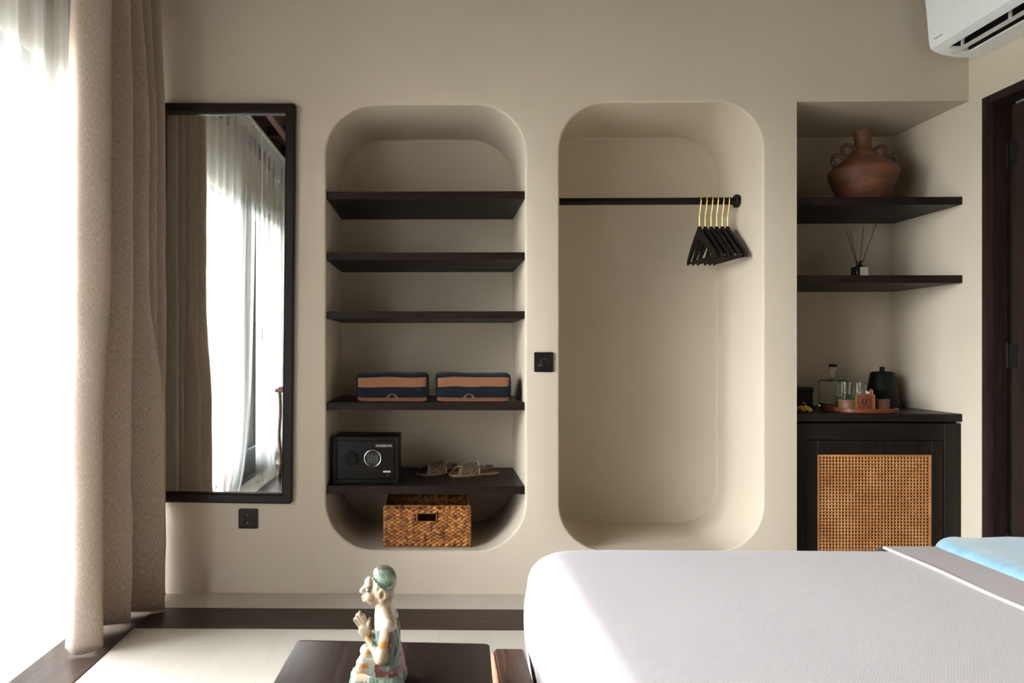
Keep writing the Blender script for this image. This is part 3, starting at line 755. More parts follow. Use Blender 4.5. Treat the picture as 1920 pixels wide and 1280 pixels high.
# ------------------------------------------------------------------ socket and dimmer
t = thing('power_socket', (-0.831, D, 0.326), 'black square power socket below the mirror', 'power socket')
cx, cz, hw = -0.831, 0.326, 0.042
b = B(); b.prism(rr(cx - hw, cx + hw, cz - 0.043, cz + 0.043, 0.006), 'Y', D - 0.009, D - 0.0003, 0.0012, 2); b.build('plate', 'dark_plastic', t)
b = B(); b.prism(rr(cx - 0.027, cx + 0.027, cz - 0.029, cz + 0.029, 0.002), 'Y', D - 0.0115, D - 0.0091, 0.0006); b.build('insert', 'dark_plastic', t)
b = B(); b.tube([(cx + 0.020 * math.cos(a * PI / 16), D - 0.0118, cz + 0.020 * math.sin(a * PI / 16)) for a in range(32)], 0.0016, 6, closed=True)
b.cyl((cx, cz), 0.0185, D - 0.0120, D - 0.0116, 32); b.build('recess', 'black_plastic', t)
for dx in (-0.0095, 0.0095):
    b = B(); b.cyl((cx + dx, cz), 0.0028, D - 0.0126, D - 0.0121, 14); b.build('pin_hole', 'safe_black', t)
b = B(); b.box(cx - 0.003, cx + 0.001, D - 0.0138, D - 0.0121, cz - 0.022, cz - 0.012, 0.0005); b.build('earth_clip', 'dim_print', t)
b = B(); b.box(cx - 0.003, cx + 0.001, D - 0.0138, D - 0.0121, cz + 0.013, cz + 0.020, 0.0005)
b.build('earth_clip', 'dim_print', t)
t = thing('dimmer_switch', (0.457, D, 1.010), 'black square rotary dimmer switch between the two rounded niches', 'light switch')
cx, cz = 0.457, 1.010
b = B(); b.prism(rr(cx - 0.041, cx + 0.041, cz - 0.043, cz + 0.043, 0.005), 'Y', D - 0.010, D - 0.0003, 0.0012, 2); b.build('plate', 'black_plastic', t)
b = B(); b.cyl((cx + 0.001, cz - 0.002), 0.0125, D - 0.019, D - 0.0101, 32, bev=0.001); b.build('knob', 'black_plastic', t)
b = B()
for a in range(-50, 231, 40):
    for q_ in range(4):
        aa = math.radians(a + q_ * 6); b.cyl((cx + 0.001 + 0.0165 * math.cos(aa), cz - 0.002 + 0.0165 * math.sin(aa)), 0.0009, D - 0.0106, D - 0.0101, 8)
for k in range(8):
    aa = 2 * PI * k / 8; b.cyl((cx - 0.019 + 0.0045 * math.cos(aa), cz - 0.014 + 0.0045 * math.sin(aa)), 0.0012, D - 0.0106, D - 0.0101, 8)
b.build('dial_marks', 'dim_print', t)

# ------------------------------------------------------------------ shelves
def shelf(x0, x1, y0, ztop, th, label, grp, name='wall_shelf', side=None):
    b = B()
    b.box(x0, x1, y0, DB - 0.011, ztop - th, ztop, 0.0012, 1)
    return tag(b.build(name, 'wood_x'), label, 'shelf', grp)
G = 'dark wood shelves in the left rounded niche'
for z, th, lab in ((1.757, 0.033, 'dark wood shelf, topmost in the left rounded niche'),
                   (1.490, 0.033, 'dark wood shelf, second from the top in the left rounded niche'),
                   (1.232, 0.032, 'empty dark wood shelf directly above the towels'),
                   (0.833, 0.034, 'dark wood shelf carrying the two striped towels'),
                   (0.468, 0.036, 'dark wood shelf carrying the black safe and sandals')):
    shelf(-0.4912, 0.3772, D + 0.014, z, th, lab, G)
G = 'dark wood shelves in the open corner niche'
shelf(N3[0] + 0.001, XR - 0.001, D + 0.036, 1.731, 0.034, 'dark wood corner shelf under the clay vase', G)
shelf(N3[0] + 0.001, XR - 0.001, D + 0.036, 1.389, 0.034, 'dark wood corner shelf under the reed diffuser', G)

# ------------------------------------------------------------------ closet rod and hangers
RZ, RY = 1.759, 3.392
t = thing('closet_rod', (0.966, RY, RZ), 'black round closet rod spanning the right rounded niche', 'closet rod')
b = B(); b.tube([(0.540, RY, RZ), (1.392, RY, RZ)], 0.0165, 24); b.build('rod', 'hanger', t)
for xa, xb in ((0.5275, 0.548), (1.384, 1.4045)):
    b = B(); b.cyl((RY, RZ), 0.031, xa, xb, 32, axis='X', bev=0.004); b.build('end_socket', 'black_plastic', t)
def make_hanger(x):
    t = thing('clothes_hanger', (x, RY, RZ), None, 'clothes hanger', 'black hangers with gold hooks')
    L = 0.160; zt = -0.116; zb = -0.264
    # hook: flat brass rod, in the plane of the hanger (local Y runs along the shoulders)
    hk = [(0, 0, zt - 0.004), (0, 0, -0.068), (0, -0.0045, -0.058), (0, -0.008, -0.045), (0, -0.015, -0.028)]
    R_ = 0.0195
    for a in range(-40, 165, 12):
        hk.append((0, -R_ * math.cos(math.radians(a)), R_ * math.sin(math.radians(a)) + 0.0))
    b = B(); b.tube([Vector(p) + Vector((x, RY, RZ)) for p in hk], 0.0026, 10, flat=(1.0, 1.0)); b.build('hook', 'gold', t)
    b = B(); b.cyl((x, RY), 0.0042, RZ - 0.0705, RZ - 0.0665, 16, axis='Z'); b.build('hook_collar', 'tea_gold', t)
    up = []; lo = []
    N = 18
    for k in range(N + 1):
        s = k / N
        yy = L * s; zc = zt - 0.148 * (s ** 0.80) * (0.35 + 0.65 * s) ** 0.45
        hh = lerp(0.052, 0.027, s) if s < 0.8 else lerp(0.029, 0.020, (s - 0.8) / 0.2)
        up.append((yy, zc)); lo.append((yy, zc - hh))
    poly = [(-y, z) for y, z in reversed(up[1:])] + up + list(reversed(lo)) + [(-y, z) for y, z in lo[1:]]
    # split in two halves to keep it convex enough for clean faces
    b = B()
    for sgn in (1, -1):
        for k in range(N):
            quad = [up[k], up[k + 1], lo[k + 1], lo[k]]
            th0 = lerp(0.0085, 0.0065, k / N)
            vs = []
            for kk in (k, k + 1):
                th_ = 0.0075 - 0.001 * kk / N
                bow = 0.010 * (kk / N) ** 2
                for (yy, zz) in (up[kk], lo[kk]):
                    for sx_ in (-1, 1): vs.append(b.bm.verts.new((x + sx_ * th_ + bow, RY + sgn * yy, RZ + zz)))
            f = lambda *i: b.bm.faces.new([vs[j] for j in i])
            f(0, 4, 5, 1); f(2, 3, 7, 6); f(0, 2, 6, 4); f(1, 5, 7, 3)
            if k == N - 1: f(4, 6, 7, 5)
    bmesh.ops.remove_doubles(b.bm, verts=b.bm.verts, dist=0.0001)
    body = b.build('hanger_body', 'hanger', t, smooth=40)
    bv = body.modifiers.new('round', 'BEVEL'); bv.width = 0.003; bv.segments = 2
    b = B(); b.tube([(x + 0.009, RY - L + 0.004, RZ + zb - 0.010), (x + 0.009, RY + L - 0.004, RZ + zb - 0.010)], 0.0055, 12); b.build('trouser_bar', 'hanger', t)
    return t
labels = ['black hanger with gold hook, farthest left on the rod', 'black hanger with gold hook, second from the left on the rod',
          'black hanger with gold hook, third from the left on the rod', 'black hanger with gold hook, third from the rod\'s round end',
          'black hanger with gold hook, second from the rod\'s round end', 'black hanger with gold hook, closest to the rod\'s round end']
h0 = make_hanger(1.222)
for k, (x, a) in enumerate(((1.222, 3), (1.249, 4), (1.276, 5), (1.302, 2), (1.328, 3), (1.353, 4))):
    h = h0 if k == 0 else copy_thing(h0)
    h.location.x = x; h.rotation_euler = (0, 0, math.radians(a)); h['label'] = labels[k]

# ------------------------------------------------------------------ towels
def make_towel(x0, x1, label, seed):
    y0, y1, z0 = 3.205, 3.40, 0.8335; h = 0.128
    t = thing('folded_towel', ((x0 + x1) / 2, (y0 + y1) / 2, z0), label, 'towel', 'striped towels on the shelf')
    # closed section in YZ, walked up the front, over the top, down the back
    sec = [(y0 + 0.02, z0), (y0 + 0.004, z0 + 0.006), (y0 - 0.004, z0 + 0.030), (y0 - 0.003, z0 + 0.062), (y0, z0 + 0.095), (y0 + 0.012, z0 + 0.117), (y0 + 0.045, z0 + h),
           (y0 + 0.12, z0 + h - 0.002), (y1 - 0.02, z0 + h - 0.012), (y1, z0 + 0.085), (y1 + 0.003, z0 + 0.04), (y1 - 0.015, z0)]
    pts = cat_rom([(0, a, c) for a, c in sec], 6, closed=True); n = len(pts)
    # v coordinate for the stripes: by arc length scaled to the front face
    ln = [0]
    for i in range(1, n + 1): ln.append(ln[-1] + (pts[i % n] - pts[i - 1]).length)
    def P(u, v):
        i = int(round(u * n)) % n; p = pts[i]
        e = abs(v - 0.5) * 2
        sh = 1 - 0.09 * e ** 14
        cyy = (y0 + y1) / 2; czz = z0 + h / 2
        x = lerp(x0, x1, v) + 0.004 * noise.noise(Vector((p.y * 20, p.z * 20, seed))) * (1 if e > 0.8 else 0)
        nz = noise.noise(Vector((x * 9, p.y * 7, p.z * 7 + seed))) * 0.006
        z = czz + (p.z - czz) * sh + (nz if p.z > z0 + 0.02 else 0)
        return (x, cyy + (p.y - cyy) * sh + nz * 0.5, max(z, z0 + 0.0002))
    b = B()
    b.grid(P, n, 36, closed_u=True, uvf=lambda u, v: (v, min(1, max(0, (ln[int(round(u * n))] - 0.012) / 0.145))) if u < 0.62 else (v, 0.9))
    body = b.build('towel_body', 'towel', t, smooth=60)
    # folded layers showing at the ends
    for sgn, xe in ((-1, x0), (1, x1)):
        b = B(); cyy, czz = (y0 + y1) / 2, z0 + h / 2
        b.prism([(cyy + (p[0] - cyy) * 0.93, czz + (p[1] - czz) * 0.93) for p in sec], 'X', xe - sgn * 0.012, xe - sgn * 0.001)
        e_ = b.build('folded_end', 'towel_navy', t, smooth=50)
        for k, ins in enumerate((0.78, 0.50)):
            b = B()
            lay = cat_rom([(0, cyy + (p[0] - cyy) * (0.5 + ins * 0.5), czz + (p[1] - czz) * ins) for p in sec], 4, closed=True)
            b.tube([(xe + sgn * 0.001, q.y, q.z) for q in lay], 0.0058, 8, closed=True); b.build('fold_layer', ('towel_navy', 'towel_terra')[k], e_, smooth=50)
    # embroidered twin-peak emblem
    cx = lerp(x0, x1, 0.505) if seed < 2 else lerp(x0, x1, 0.44); cz = z0 + 0.0225; y = y0 - 0.0056
    b = B()
    for pts_ in (((-0.026, -0.006), (-0.012, 0.010)), ((-0.020, -0.006), (0.0, 0.014), (0.020, -0.006)), ((0.026, -0.006), (0.012, 0.010))):
        b.tube([(cx + p, y + 0.0006 * 0, cz + q_) for p, q_ in pts_], 0.0009, 6)
    b.build('embroidery', 'piping', t)
    return t
make_towel(-0.362, -0.052, 'folded navy and terracotta striped towel, left one on the shelf', 1.0)
make_towel(-0.006, 0.316, 'folded navy and terracotta striped towel, right one on the shelf', 2.0)

# ------------------------------------------------------------------ safe
def safe():
    X0, X1, Y0, Y1, Z0, Z1 = -0.470, -0.176, 3.200, 3.400, 0.4684, 0.676
    t = thing('safe', ((X0 + X1) / 2, (Y0 + Y1) / 2, Z0), 'small black electronic safe with a round keypad on the lower shelf', 'safe')
    b = B(); b.box(X0, X1, Y0 + 0.006, Y1, Z0, Z1, 0.002)
    for a in ((X0, X0 + 0.016, Z0, Z1), (X1 - 0.016, X1, Z0, Z1)): b.box(a[0], a[1], Y0, Y0 + 0.0065, a[2], a[3], 0.001)
    for a in ((Z0, Z0 + 0.018), (Z1 - 0.016, Z1)): b.box(X0 + 0.016, X1 - 0.016, Y0, Y0 + 0.0065, a[0], a[1], 0.001)
    b.build('body', 'safe_black', t)
    b = B(); dx0, dx1, dz0, dz1 = X0 + 0.020, X1 - 0.020, Z0 + 0.022, Z1 - 0.020
    b.box(dx0, dx1, Y0 - 0.001, Y0 + 0.0055, dz0, dz1, 0.0015)
    d = b.build('door', 'safe_door', t)
    cx, cz = -0.292, 0.588 - 0.006; y = Y0 - 0.001
    kx, kz = X0 + 0.083, cz
    b = B(); b.prism([(kx, kz - 0.026), (cx, cz - 0.026), (cx, cz + 0.026), (kx, kz + 0.026)], 'Y', y - 0.0025, y - 0.0002, 0.0008); b.cyl((kx, kz), 0.036, y - 0.003, y - 0.0001, 40, bev=0.001)
    b.build('handle_plate', 'safe_black', d)
    b = B(); b.cyl((kx, kz), 0.024, y - 0.016, y - 0.003, 40, bev=0.002); b.prism([(kx - 0.022, kz - 0.006), (kx + 0.022, kz - 0.006), (kx + 0.022, kz + 0.006), (kx - 0.022, kz + 0.006)], 'Y', y - 0.024, y - 0.016, 0.001)
    b.build('turning_knob', 'safe_black', d)
    b = B(); b.tube([(cx + 0.0365 * math.cos(a * PI / 24), y - 0.006, cz + 0.0365 * math.sin(a * PI / 24)) for a in range(48)], 0.0024, 8, closed=True); b.build('keypad_ring', 'chrome', d)
    b = B(); b.cyl((cx, cz), 0.0355, y - 0.006, y - 0.0002, 40); b.build('keypad', 'safe_black', d)
    b = B()
    for j in range(3):
        for i in range(4):
            u, v = cx - 0.0195 + i * 0.013, cz + 0.006 - j * 0.0115
            b.tube([(p, y - 0.0066, q_) for p, q_ in rr(u - 0.0048, u + 0.0048, v - 0.0036, v + 0.0036, 0.002, 3)], 0.0006, 5, closed=True)
    for dx in (-0.0155, 0.0, 0.0155):
        b.tube([(cx + dx + 0.0035 * math.cos(a * PI / 6), y - 0.0066, cz + 0.0215 + 0.0035 * math.sin(a * PI / 6)) for a in range(12)], 0.0005, 5, closed=True)
    for a0, a1, dz in ((-0.029, -0.014, 0.0135), (-0.010, 0.010, 0.0135), (0.014, 0.029, 0.0135), (-0.022, -0.004, -0.0265), (0.004, 0.020, -0.0265)):
        b.tube([(cx + a0, y - 0.0066, cz + dz), (cx + a1, y - 0.0066, cz + dz)], 0.0008, 5)
    b.build('key_marks', 'dim_print', d)
    for i, ch in enumerate('123456789*0#'):
        text_mesh('keypad_digit', ch, 0.006, 'pale_print', d, FACE_CAM(cx - 0.0195 + (i % 4) * 0.013, y - 0.0066, cz + 0.006 - (i // 4) * 0.0115), 0.0001)
    text_mesh('nameplate', 'KRISBOW.', 0.0165, 'pale_print', d, FACE_CAM(X1 - 0.0665, y - 0.0004, Z1 - 0.0395), 0.0003, 0.25, 0.0)
    b = B(); b.box(X1 - 0.070, X1 - 0.037, y - 0.0007, y - 0.0001, Z0 + 0.050, Z0 + 0.058); b.box(X1 - 0.054, X1 - 0.048, y - 0.0007, y - 0.0001, Z0 + 0.036, Z0 + 0.038); b.build('sticker', 'pale_print', d, smooth=0)
safe()

# ------------------------------------------------------------------ sandals
def make_sandal(label):
    t = thing('sandal', (0, 0, 0), label, 'sandal', 'sandals on the lower shelf')
    # local frame: toe at x = 0, heel at x = .245, foot width along y
    prof = [(0, 0.0), (0.004, 0.022), (0.02, 0.038), (0.05, 0.046), (0.09, 0.045), (0.14, 0.034), (0.19, 0.031), (0.225, 0.027), (0.241, 0.015), (0.245, 0)]
    side = cat_rom([(a, c, 0) for a, c in prof], 4)
    poly = [(p.x, p.y) for p in side] + [(p.x, -p.y) for p in reversed(side[1:-1])]
    b = B(); b.prism(poly, 'Z', 0.0, 0.007, 0.001); b.build('sole', 'leather', t, smooth=50)
    b = B(); b.prism([(0.122 + (x - 0.122) * 0.97, y * 0.95) for x, y in poly], 'Z', 0.007, 0.011, 0.001); b.build('footbed', 'leather', t, smooth=50)
    b = B(); b.tube([(x, y, 0.0085) for x, y in poly], 0.0016, 6, closed=True); b.build('welt_stitching', 'piping', t)
    # broad patterned upper, an arch from side to side
    def up(u, v, xf=(0.030, 0.062), xb=(0.135, 0.095), H=(0.034, 0.056)):
        a = PI * u; c = abs(math.cos(a))
        # front edge swept forward at the sides, back edge longest on top
        x = lerp(lerp(xf[1], xf[0], c), lerp(xb[1] + 0.045, xb[0], c), v)
        wd = 0.047 - 0.006 * v
        hh = lerp(H[0], H[1], v)
        return (x, -wd * math.cos(a), 0.009 + hh * math.sin(a) ** 0.8)
    b = B(); b.grid(lambda u, v: up(u, v), 22, 12); o = b.build('upper', 'sandal_strap', t, smooth=60)
    s_ = o.modifiers.new('thick', 'SOLIDIFY'); s_.thickness = 0.0022
    for vv_, rad_ in ((0, 0.0022), (0.10, 0.0012), (1, 0.0022)):
        b = B(); b.tube([up(k / 30, vv_) for k in range(31)], rad_, 6); b.build('edge_piping', 'piping', t)
    # heel strap with a small knot
    def hs(u, v):
        a = lerp(-0.30 * PI, 1.30 * PI, u)
        return (0.170 + 0.052 * math.sin(a) * 1.0, -0.033 * math.cos(a), 0.024 + 0.012 * math.sin(a * 0.5 + 0.6) + (v - 0.5) * 0.013)
    b = B(); b.grid(hs, 26, 2); o = b.build('heel_strap', 'leather', t, smooth=60)
    s_ = o.modifiers.new('thick', 'SOLIDIFY'); s_.thickness = 0.002
    b = B()
    for k, (dx, dz, ry) in enumerate(((0.0, 0.010, 0.5), (0.012, 0.018, -0.7), (-0.010, 0.004, 1.0))):
        b.ell((0.150 + dx, -0.036, 0.030 + dz), (0.014, 0.003, 0.006), Matrix.Rotation(ry, 3, 'Y'), 12, 8)
    b.build('strap_knot', 'sandal_strap', t)
    return t
s1 = make_sandal('brown patterned open-toe sandal on the right, its toe beside the other one')
s1.location = (0.053, 3.390, 0.4684); s1.rotation_euler = (0, 0, math.radians(19))
s2 = copy_thing(s1); s2.location = (-0.099, 3.402, 0.4684); s2.rotation_euler = (0, 0, math.radians(30))
s2['label'] = 'brown patterned open-toe sandal nearer the safe, partly behind the other'

# ------------------------------------------------------------------ basket
def basket():
    X0, X1, Y0, Y1, Z0, Z1 = -0.243, 0.143, 3.190, 3.46, 0.1895, 0.374
    t = thing('storage_basket', ((X0 + X1) / 2, (Y0 + Y1) / 2, Z0), 'woven brown rectangular basket with a handle slot on the floor of the left niche', 'basket')
    hx0, hx1, hz0, hz1 = -0.095, -0.008, 0.303, 0.341
    rnd = random.Random(4)
    w = 0.006
    b = B()
    b.box(X0 + 0.004, hx0, Y0 + 0.004, Y0 + 0.004 + w, Z0, Z1 - 0.004); b.box(hx1, X1 - 0.004, Y0 + 0.004, Y0 + 0.004 + w, Z0, Z1 - 0.004)
    b.box(hx0, hx1, Y0 + 0.004, Y0 + 0.004 + w, Z0, hz0); b.box(hx0, hx1, Y0 + 0.004, Y0 + 0.004 + w, hz1, Z1 - 0.004)
    b.box(X0 + 0.004, X1 - 0.004, Y1 - 0.010, Y1 - 0.004, Z0, Z1 - 0.004)
    b.box(X0 + 0.004, X0 + 0.010, Y0 + 0.010, Y1 - 0.010, Z0, Z1 - 0.004); b.box(X1 - 0.010, X1 - 0.004, Y0 + 0.010, Y1 - 0.010, Z0, Z1 - 0.004)
    b.box(X0 + 0.010, X1 - 0.010, Y0 + 0.010, Y1 - 0.010, Z0, Z0 + 0.006)
    b.build('lining', 'weave_dark', t, smooth=0)
    # braided strands: pairs of leaning leaf-shaped lumps per column
    def panel(org, du, dn, U, V, hole=None):
        b = B(); ncol = max(2, int(round(U / 0.0270))); cw = U / ncol; nrow = int(round(V / 0.0165)); rh = V / nrow
        for c in range(ncol):
            ph = rnd.uniform(0, 1)
            for r_ in range(-1, nrow + 1):
                for sgn in (-1, 1):
                    u = (c + 0.5 + sgn * 0.24) * cw; v = (r_ + 0.5 + (0.5 if sgn > 0 else 0) * 1.0 + ph * 0.3) * rh
                    if v < 0.006 or v > V - 0.006: continue
                    if hole and hole[0] - 0.005 < u < hole[1] + 0.005 and hole[2] - 0.004 < v < hole[3] + 0.004: continue
                    cpt = Vector(org) + Vector(du) * u + Vector((0, 0, 1)) * v + Vector(dn) * 0.001
                    ang = -sgn * rnd.uniform(0.42, 0.58)
                    k = rnd.uniform(0.9, 1.1)
                    uu = Vector(du); nn = Vector(dn); zz = Vector((0, 0, 1))
                    a = (uu * math.cos(ang) + zz * math.sin(ang)); c2 = zz * math.cos(ang) - uu * math.sin(ang)
                    # the outer end tips into the wall so that the strands seem to pass under each other
                    rot = Matrix((a, nn, c2)).transposed()
                    bb = bmesh.new(); bb.loops.layers.uv.new('UVMap'); bmesh.ops.create_uvsphere(bb, u_segments=10, v_segments=8, radius=1)
                    for vv in bb.verts:
                        vv.co = Vector((vv.co.x * 0.0150 * k, vv.co.y * 0.0052, vv.co.z * 0.0072 * (1 - 0.45 * abs(vv.co.x) ** 2)))
                    bmesh.ops.transform(bb, matrix=Matrix.Translation(cpt) @ rot.to_4x4(), verts=bb.verts); b._merge(bb)
        return b
    p = panel((X0 + 0.004, Y0 + 0.003, Z0 + 0.001), (1, 0, 0), (0, -1, 0), X1 - X0 - 0.008, Z1 - Z0 - 0.006, (hx0 - X0 - 0.004, hx1 - X0 - 0.004, hz0 - Z0, hz1 - Z0))
    p.build('front_weave', 'weave', t, smooth=60)
    p = panel((X1 - 0.003, Y0 + 0.004, Z0 + 0.001), (0, 1, 0), (1, 0, 0), Y1 - Y0 - 0.008, Z1 - Z0 - 0.006); p.build('side_weave', 'weave', t, smooth=60)
    p = panel((X0 + 0.003, Y0 + 0.004, Z0 + 0.001), (0, 1, 0), (-1, 0, 0), Y1 - Y0 - 0.008, Z1 - Z0 - 0.006); p.build('side_weave', 'weave', t, smooth=60)
    p = panel((X0 + 0.008, Y1 - 0.011, Z0 + 0.006), (1, 0, 0), (0, -1, 0), X1 - X0 - 0.016, Z1 - Z0 - 0.012); p.build('back_weave', 'weave', t, smooth=60)
    b = B(); rim = [(X0 + 0.006, Y0 + 0.004), (X1 - 0.006, Y0 + 0.004), (X1 - 0.004, Y1 - 0.005), (X0 + 0.004, Y1 - 0.005)]
    for i in range(4):
        a, c = rim[i], rim[(i + 1) % 4]
        n = 26
        for k in range(n):
            t0, t1 = k / n, (k + 0.92) / n
            b.tube([(lerp(a[0], c[0], s_), lerp(a[1], c[1], s_), Z1 - 0.003 + 0.0008 * math.sin(k * 2)) for s_ in (t0, (t0 + t1) / 2, t1)], [0.0032, 0.0042, 0.0032], 8)
    b.build('rim', 'weave', t, smooth=60)
    b = B(); b.tube([(x, Y0 + 0.001, z) for x, z in rr(hx0, hx1, hz0, hz1, 0.003, 3)], 0.0026, 8, closed=True); b.build('handle_edge', 'weave', t, smooth=60)
    b = B()
    for xx in (X0 + 0.004, X1 - 0.004): b.tube([(xx, Y0 + 0.003, Z0 + 0.003), (xx, Y0 + 0.003, Z1 - 0.003)], 0.0042, 8)
    b.tube([(X0 + 0.004, Y0 + 0.003, Z0 + 0.004), (X1 - 0.004, Y0 + 0.003, Z0 + 0.004)], 0.0036, 8)
    b.build('corner_binding', 'weave', t, smooth=60)
basket()

# ------------------------------------------------------------------ clay vase
def vase():
    cx, cy, z0 = 1.985, 3.40, 1.7312
    t = thing('clay_vase', (cx, cy, z0), 'terracotta vase with curly snake-like handles on the upper corner shelf', 'vase')
    key = [(0, 0.0), (0.070, 0.0), (0.078, 0.004), (0.090, 0.025), (0.108, 0.055), (0.128, 0.095), (0.144, 0.140), (0.1455, 0.158), (0.141, 0.172), (0.124, 0.190), (0.100, 0.208), (0.074, 0.230), (0.054, 0.252), (0.040, 0.272), (0.0355, 0.292), (0.036, 0.318), (0.041, 0.338), (0.048, 0.351)]
    prof = [(p.x, p.y) for p in cat_rom([(a, c, 0) for a, c in key[2:]], 5)]
    prof = [(0, 0), (0.070, 0)] + prof + [(0.046, 0.3535), (0.041, 0.349), (0.034, 0.335), (0.029, 0.30), (0.03, 0.28), (0, 0.26)]
    b = B(); b.lathe(prof, (cx, cy, z0), 56); b.build('vase_body', 'clay', t, smooth=50)
    b = B(); rim = [(cx + 0.143 * math.cos(2 * PI * k / 48), cy + 0.143 * math.sin(2 * PI * k / 48), z0 + 0.168) for k in range(48)]
    b.tube(rim, 0.0028, 8, closed=True); b.build('shoulder_ridge', 'clay', t)
    for sgn, dy in ((-1, -0.02), (1, 0.0)):
        # three-lobed curl from the neck down to the shoulder
        P = [(0.046, 0.258), (0.066, 0.278), (0.092, 0.283), (0.108, 0.268), (0.104, 0.246), (0.090, 0.226), (0.100, 0.222), (0.122, 0.234), (0.143, 0.236), (0.152, 0.220), (0.147, 0.198), (0.133, 0.178)]
        pts = cat_rom([(cx + sgn * a, cy + dy, z0 + c) for a, c in P], 6)
        b = B(); b.tube(pts, [0.0088] * len(pts), 10); b.build('handle', 'clay_dark', t, smooth=60)
vase()

# ------------------------------------------------------------------ reed diffuser
def diffuser():
    cx, cy, z0 = 1.944, 3.36, 1.3892
    t = thing('reed_diffuser', (cx, cy, z0), 'small dark reed diffuser bottle with cream label on the lower corner shelf', 'reed diffuser')
    b = B(); b.prism(rr(cx - 0.026, cx + 0.026, cy - 0.026, cy + 0.026, 0.008, 5), 'Z', z0, z0 + 0.058, 0.003, 2)
    b.lathe([(0.022, 0.056), (0.012, 0.064), (0.010, 0.070), (0.010, 0.078), (0.0145, 0.079), (0.0145, 0.084), (0.008, 0.085), (0, 0.085)], (cx, cy, z0), 24)
    b.build('bottle', 'amber_bottle', t)
    b = B(); b.box(cx - 0.0105, cx + 0.0262, cy - 0.0268, cy - 0.0262, z0 + 0.006, z0 + 0.054); l = b.build('label', 'label_cream', t, smooth=0)
    b = B()
    for k, (w_, z_) in enumerate(((0.006, 0.040), (0.004, 0.034), (0.010, 0.018), (0.012, 0.014))): b.box(cx + 0.008 - w_ / 2, cx + 0.008 + w_ / 2, cy - 0.0271, cy - 0.0268, z0 + z_, z0 + z_ + 0.0015)
    b.build('label_print', 'dim_print', l, smooth=0)
    for dx, dy, dz in ((-0.063, 0.0, 0.246), (-0.050, -0.012, 0.232), (0.030, 0.015, 0.247), (0.075, -0.006, 0.257)):
        b = B(); b.tube([(cx - dx * 0.05, cy, z0 + 0.02), (cx + dx, cy + dy, z0 + dz)], 0.0016, 6); b.build('reed', 'reed', t)
diffuser()

# ------------------------------------------------------------------ cabinet
def cabinet():
    xa, xb = N3[0] + 0.002, XR - 0.002
    t = thing('minibar_cabinet', ((xa + xb) / 2, 3.4, 0), 'black-brown cabinet with a woven cane door in the corner niche', 'cabinet')
    b = B(); b.box(xa, xb, 3.178, DB - 0.002, 0.750, 0.7835, 0.0015, 1); b.build('worktop', 'cab_x', t)
    yf = 3.186
    b = B(); b.box(xa, 1.612, yf, yf + 0.03, 0.0, 0.741, 0.001, 1); b.box(2.214, xb, yf, yf + 0.03, 0.0, 0.741, 0.001, 1)
    b.box(xa, xa + 0.02, yf + 0.03, DB - 0.003, 0, 0.749); b.box(xb - 0.02, xb, yf + 0.03, DB - 0.003, 0, 0.749)
    b.box(xa + 0.02, xb - 0.02, DB - 0.018, DB - 0.003, 0, 0.749); b.box(xa + 0.02, xb - 0.02, yf + 0.03, DB - 0.018, 0.05, 0.07)
    b.build('carcass', 'cab_z', t, smooth=0)
    b = B(); b.box(1.612, 2.214, yf, yf + 0.03, 0.668, 0.741, 0.001, 1); b.build('rail', 'cab_x', t)
    b = B(); b.box(1.612, 2.214, yf + 0.001, yf + 0.03, 0.0, 0.07, 0.001, 1); b.build('rail', 'cab_x', t)
    b = B(); dx0, dx1, dz0, dz1 = 1.615, 2.211, 0.073, 0.665; cx0, cx1, cz1, cz0 = 1.665, 2.160, 0.603, 0.135
    b.box(dx0, cx0, yf + 0.003, yf + 0.026, dz0, dz1, 0.001, 1); b.box(cx1, dx1, yf + 0.003, yf + 0.026, dz0, dz1, 0.001, 1)
    b.box(cx0, cx1, yf + 0.003, yf + 0.026, cz1, dz1, 0.001, 1); b.box(cx0, cx1, yf + 0.003, yf + 0.026, dz0, cz0, 0.001, 1)
    d = b.build('door', 'cab_z', t)
    b = B()
    # cane sheet: eight-sided holes on a square grid
    nx = 34; pit = (cx1 - cx0 - 0.016) / nx; nz = int((cz1 - cz0 - 0.016) / pit); y = yf + 0.006
    ox, oz = cx0 + 0.008, cz1 - 0.008
    R_ = pit * 0.27
    for i in range(nx):
        for j in range(nz):
            u0, v1 = ox + i * pit, oz - j * pit; cx, cz = u0 + pit / 2, v1 - pit / 2; h = pit / 2
            sq = [(h, 0), (h, h), (0, h), (-h, h), (-h, 0), (-h, -h), (0, -h), (h, -h)]
            ro = [b.bm.verts.new((cx + p, y, cz + q_)) for p, q_ in sq]
            ri = [b.bm.verts.new((cx + R_ * math.cos(k * PI / 4), y + 0.0008, cz + R_ * math.sin(k * PI / 4))) for k in range(8)]
            for k in range(8): b.bm.faces.new((ro[k], ro[(k + 1) % 8], ri[(k + 1) % 8], ri[k]))
    bmesh.ops.remove_doubles(b.bm, verts=b.bm.verts, dist=0.0003)
    o = b.build('cane_panel', 'cane', d, smooth=20)
    sm = o.modifiers.new('thick', 'SOLIDIFY'); sm.thickness = 0.0012
    b = B(); b.box(cx0, cx0 + 0.008, y - 0.003, y + 0.002, cz0, cz1, 0.001); b.box(cx1 - 0.008, cx1, y - 0.003, y + 0.002, cz0, cz1, 0.001)
    b.box(cx0 + 0.008, cx1 - 0.008, y - 0.003, y + 0.002, cz1 - 0.008, cz1, 0.001); b.box(cx0 + 0.008, cx1 - 0.008, y - 0.003, y + 0.002, cz0, oz - nz * pit, 0.001)
    b.build('cane_border', 'cane', d)
cabinet()

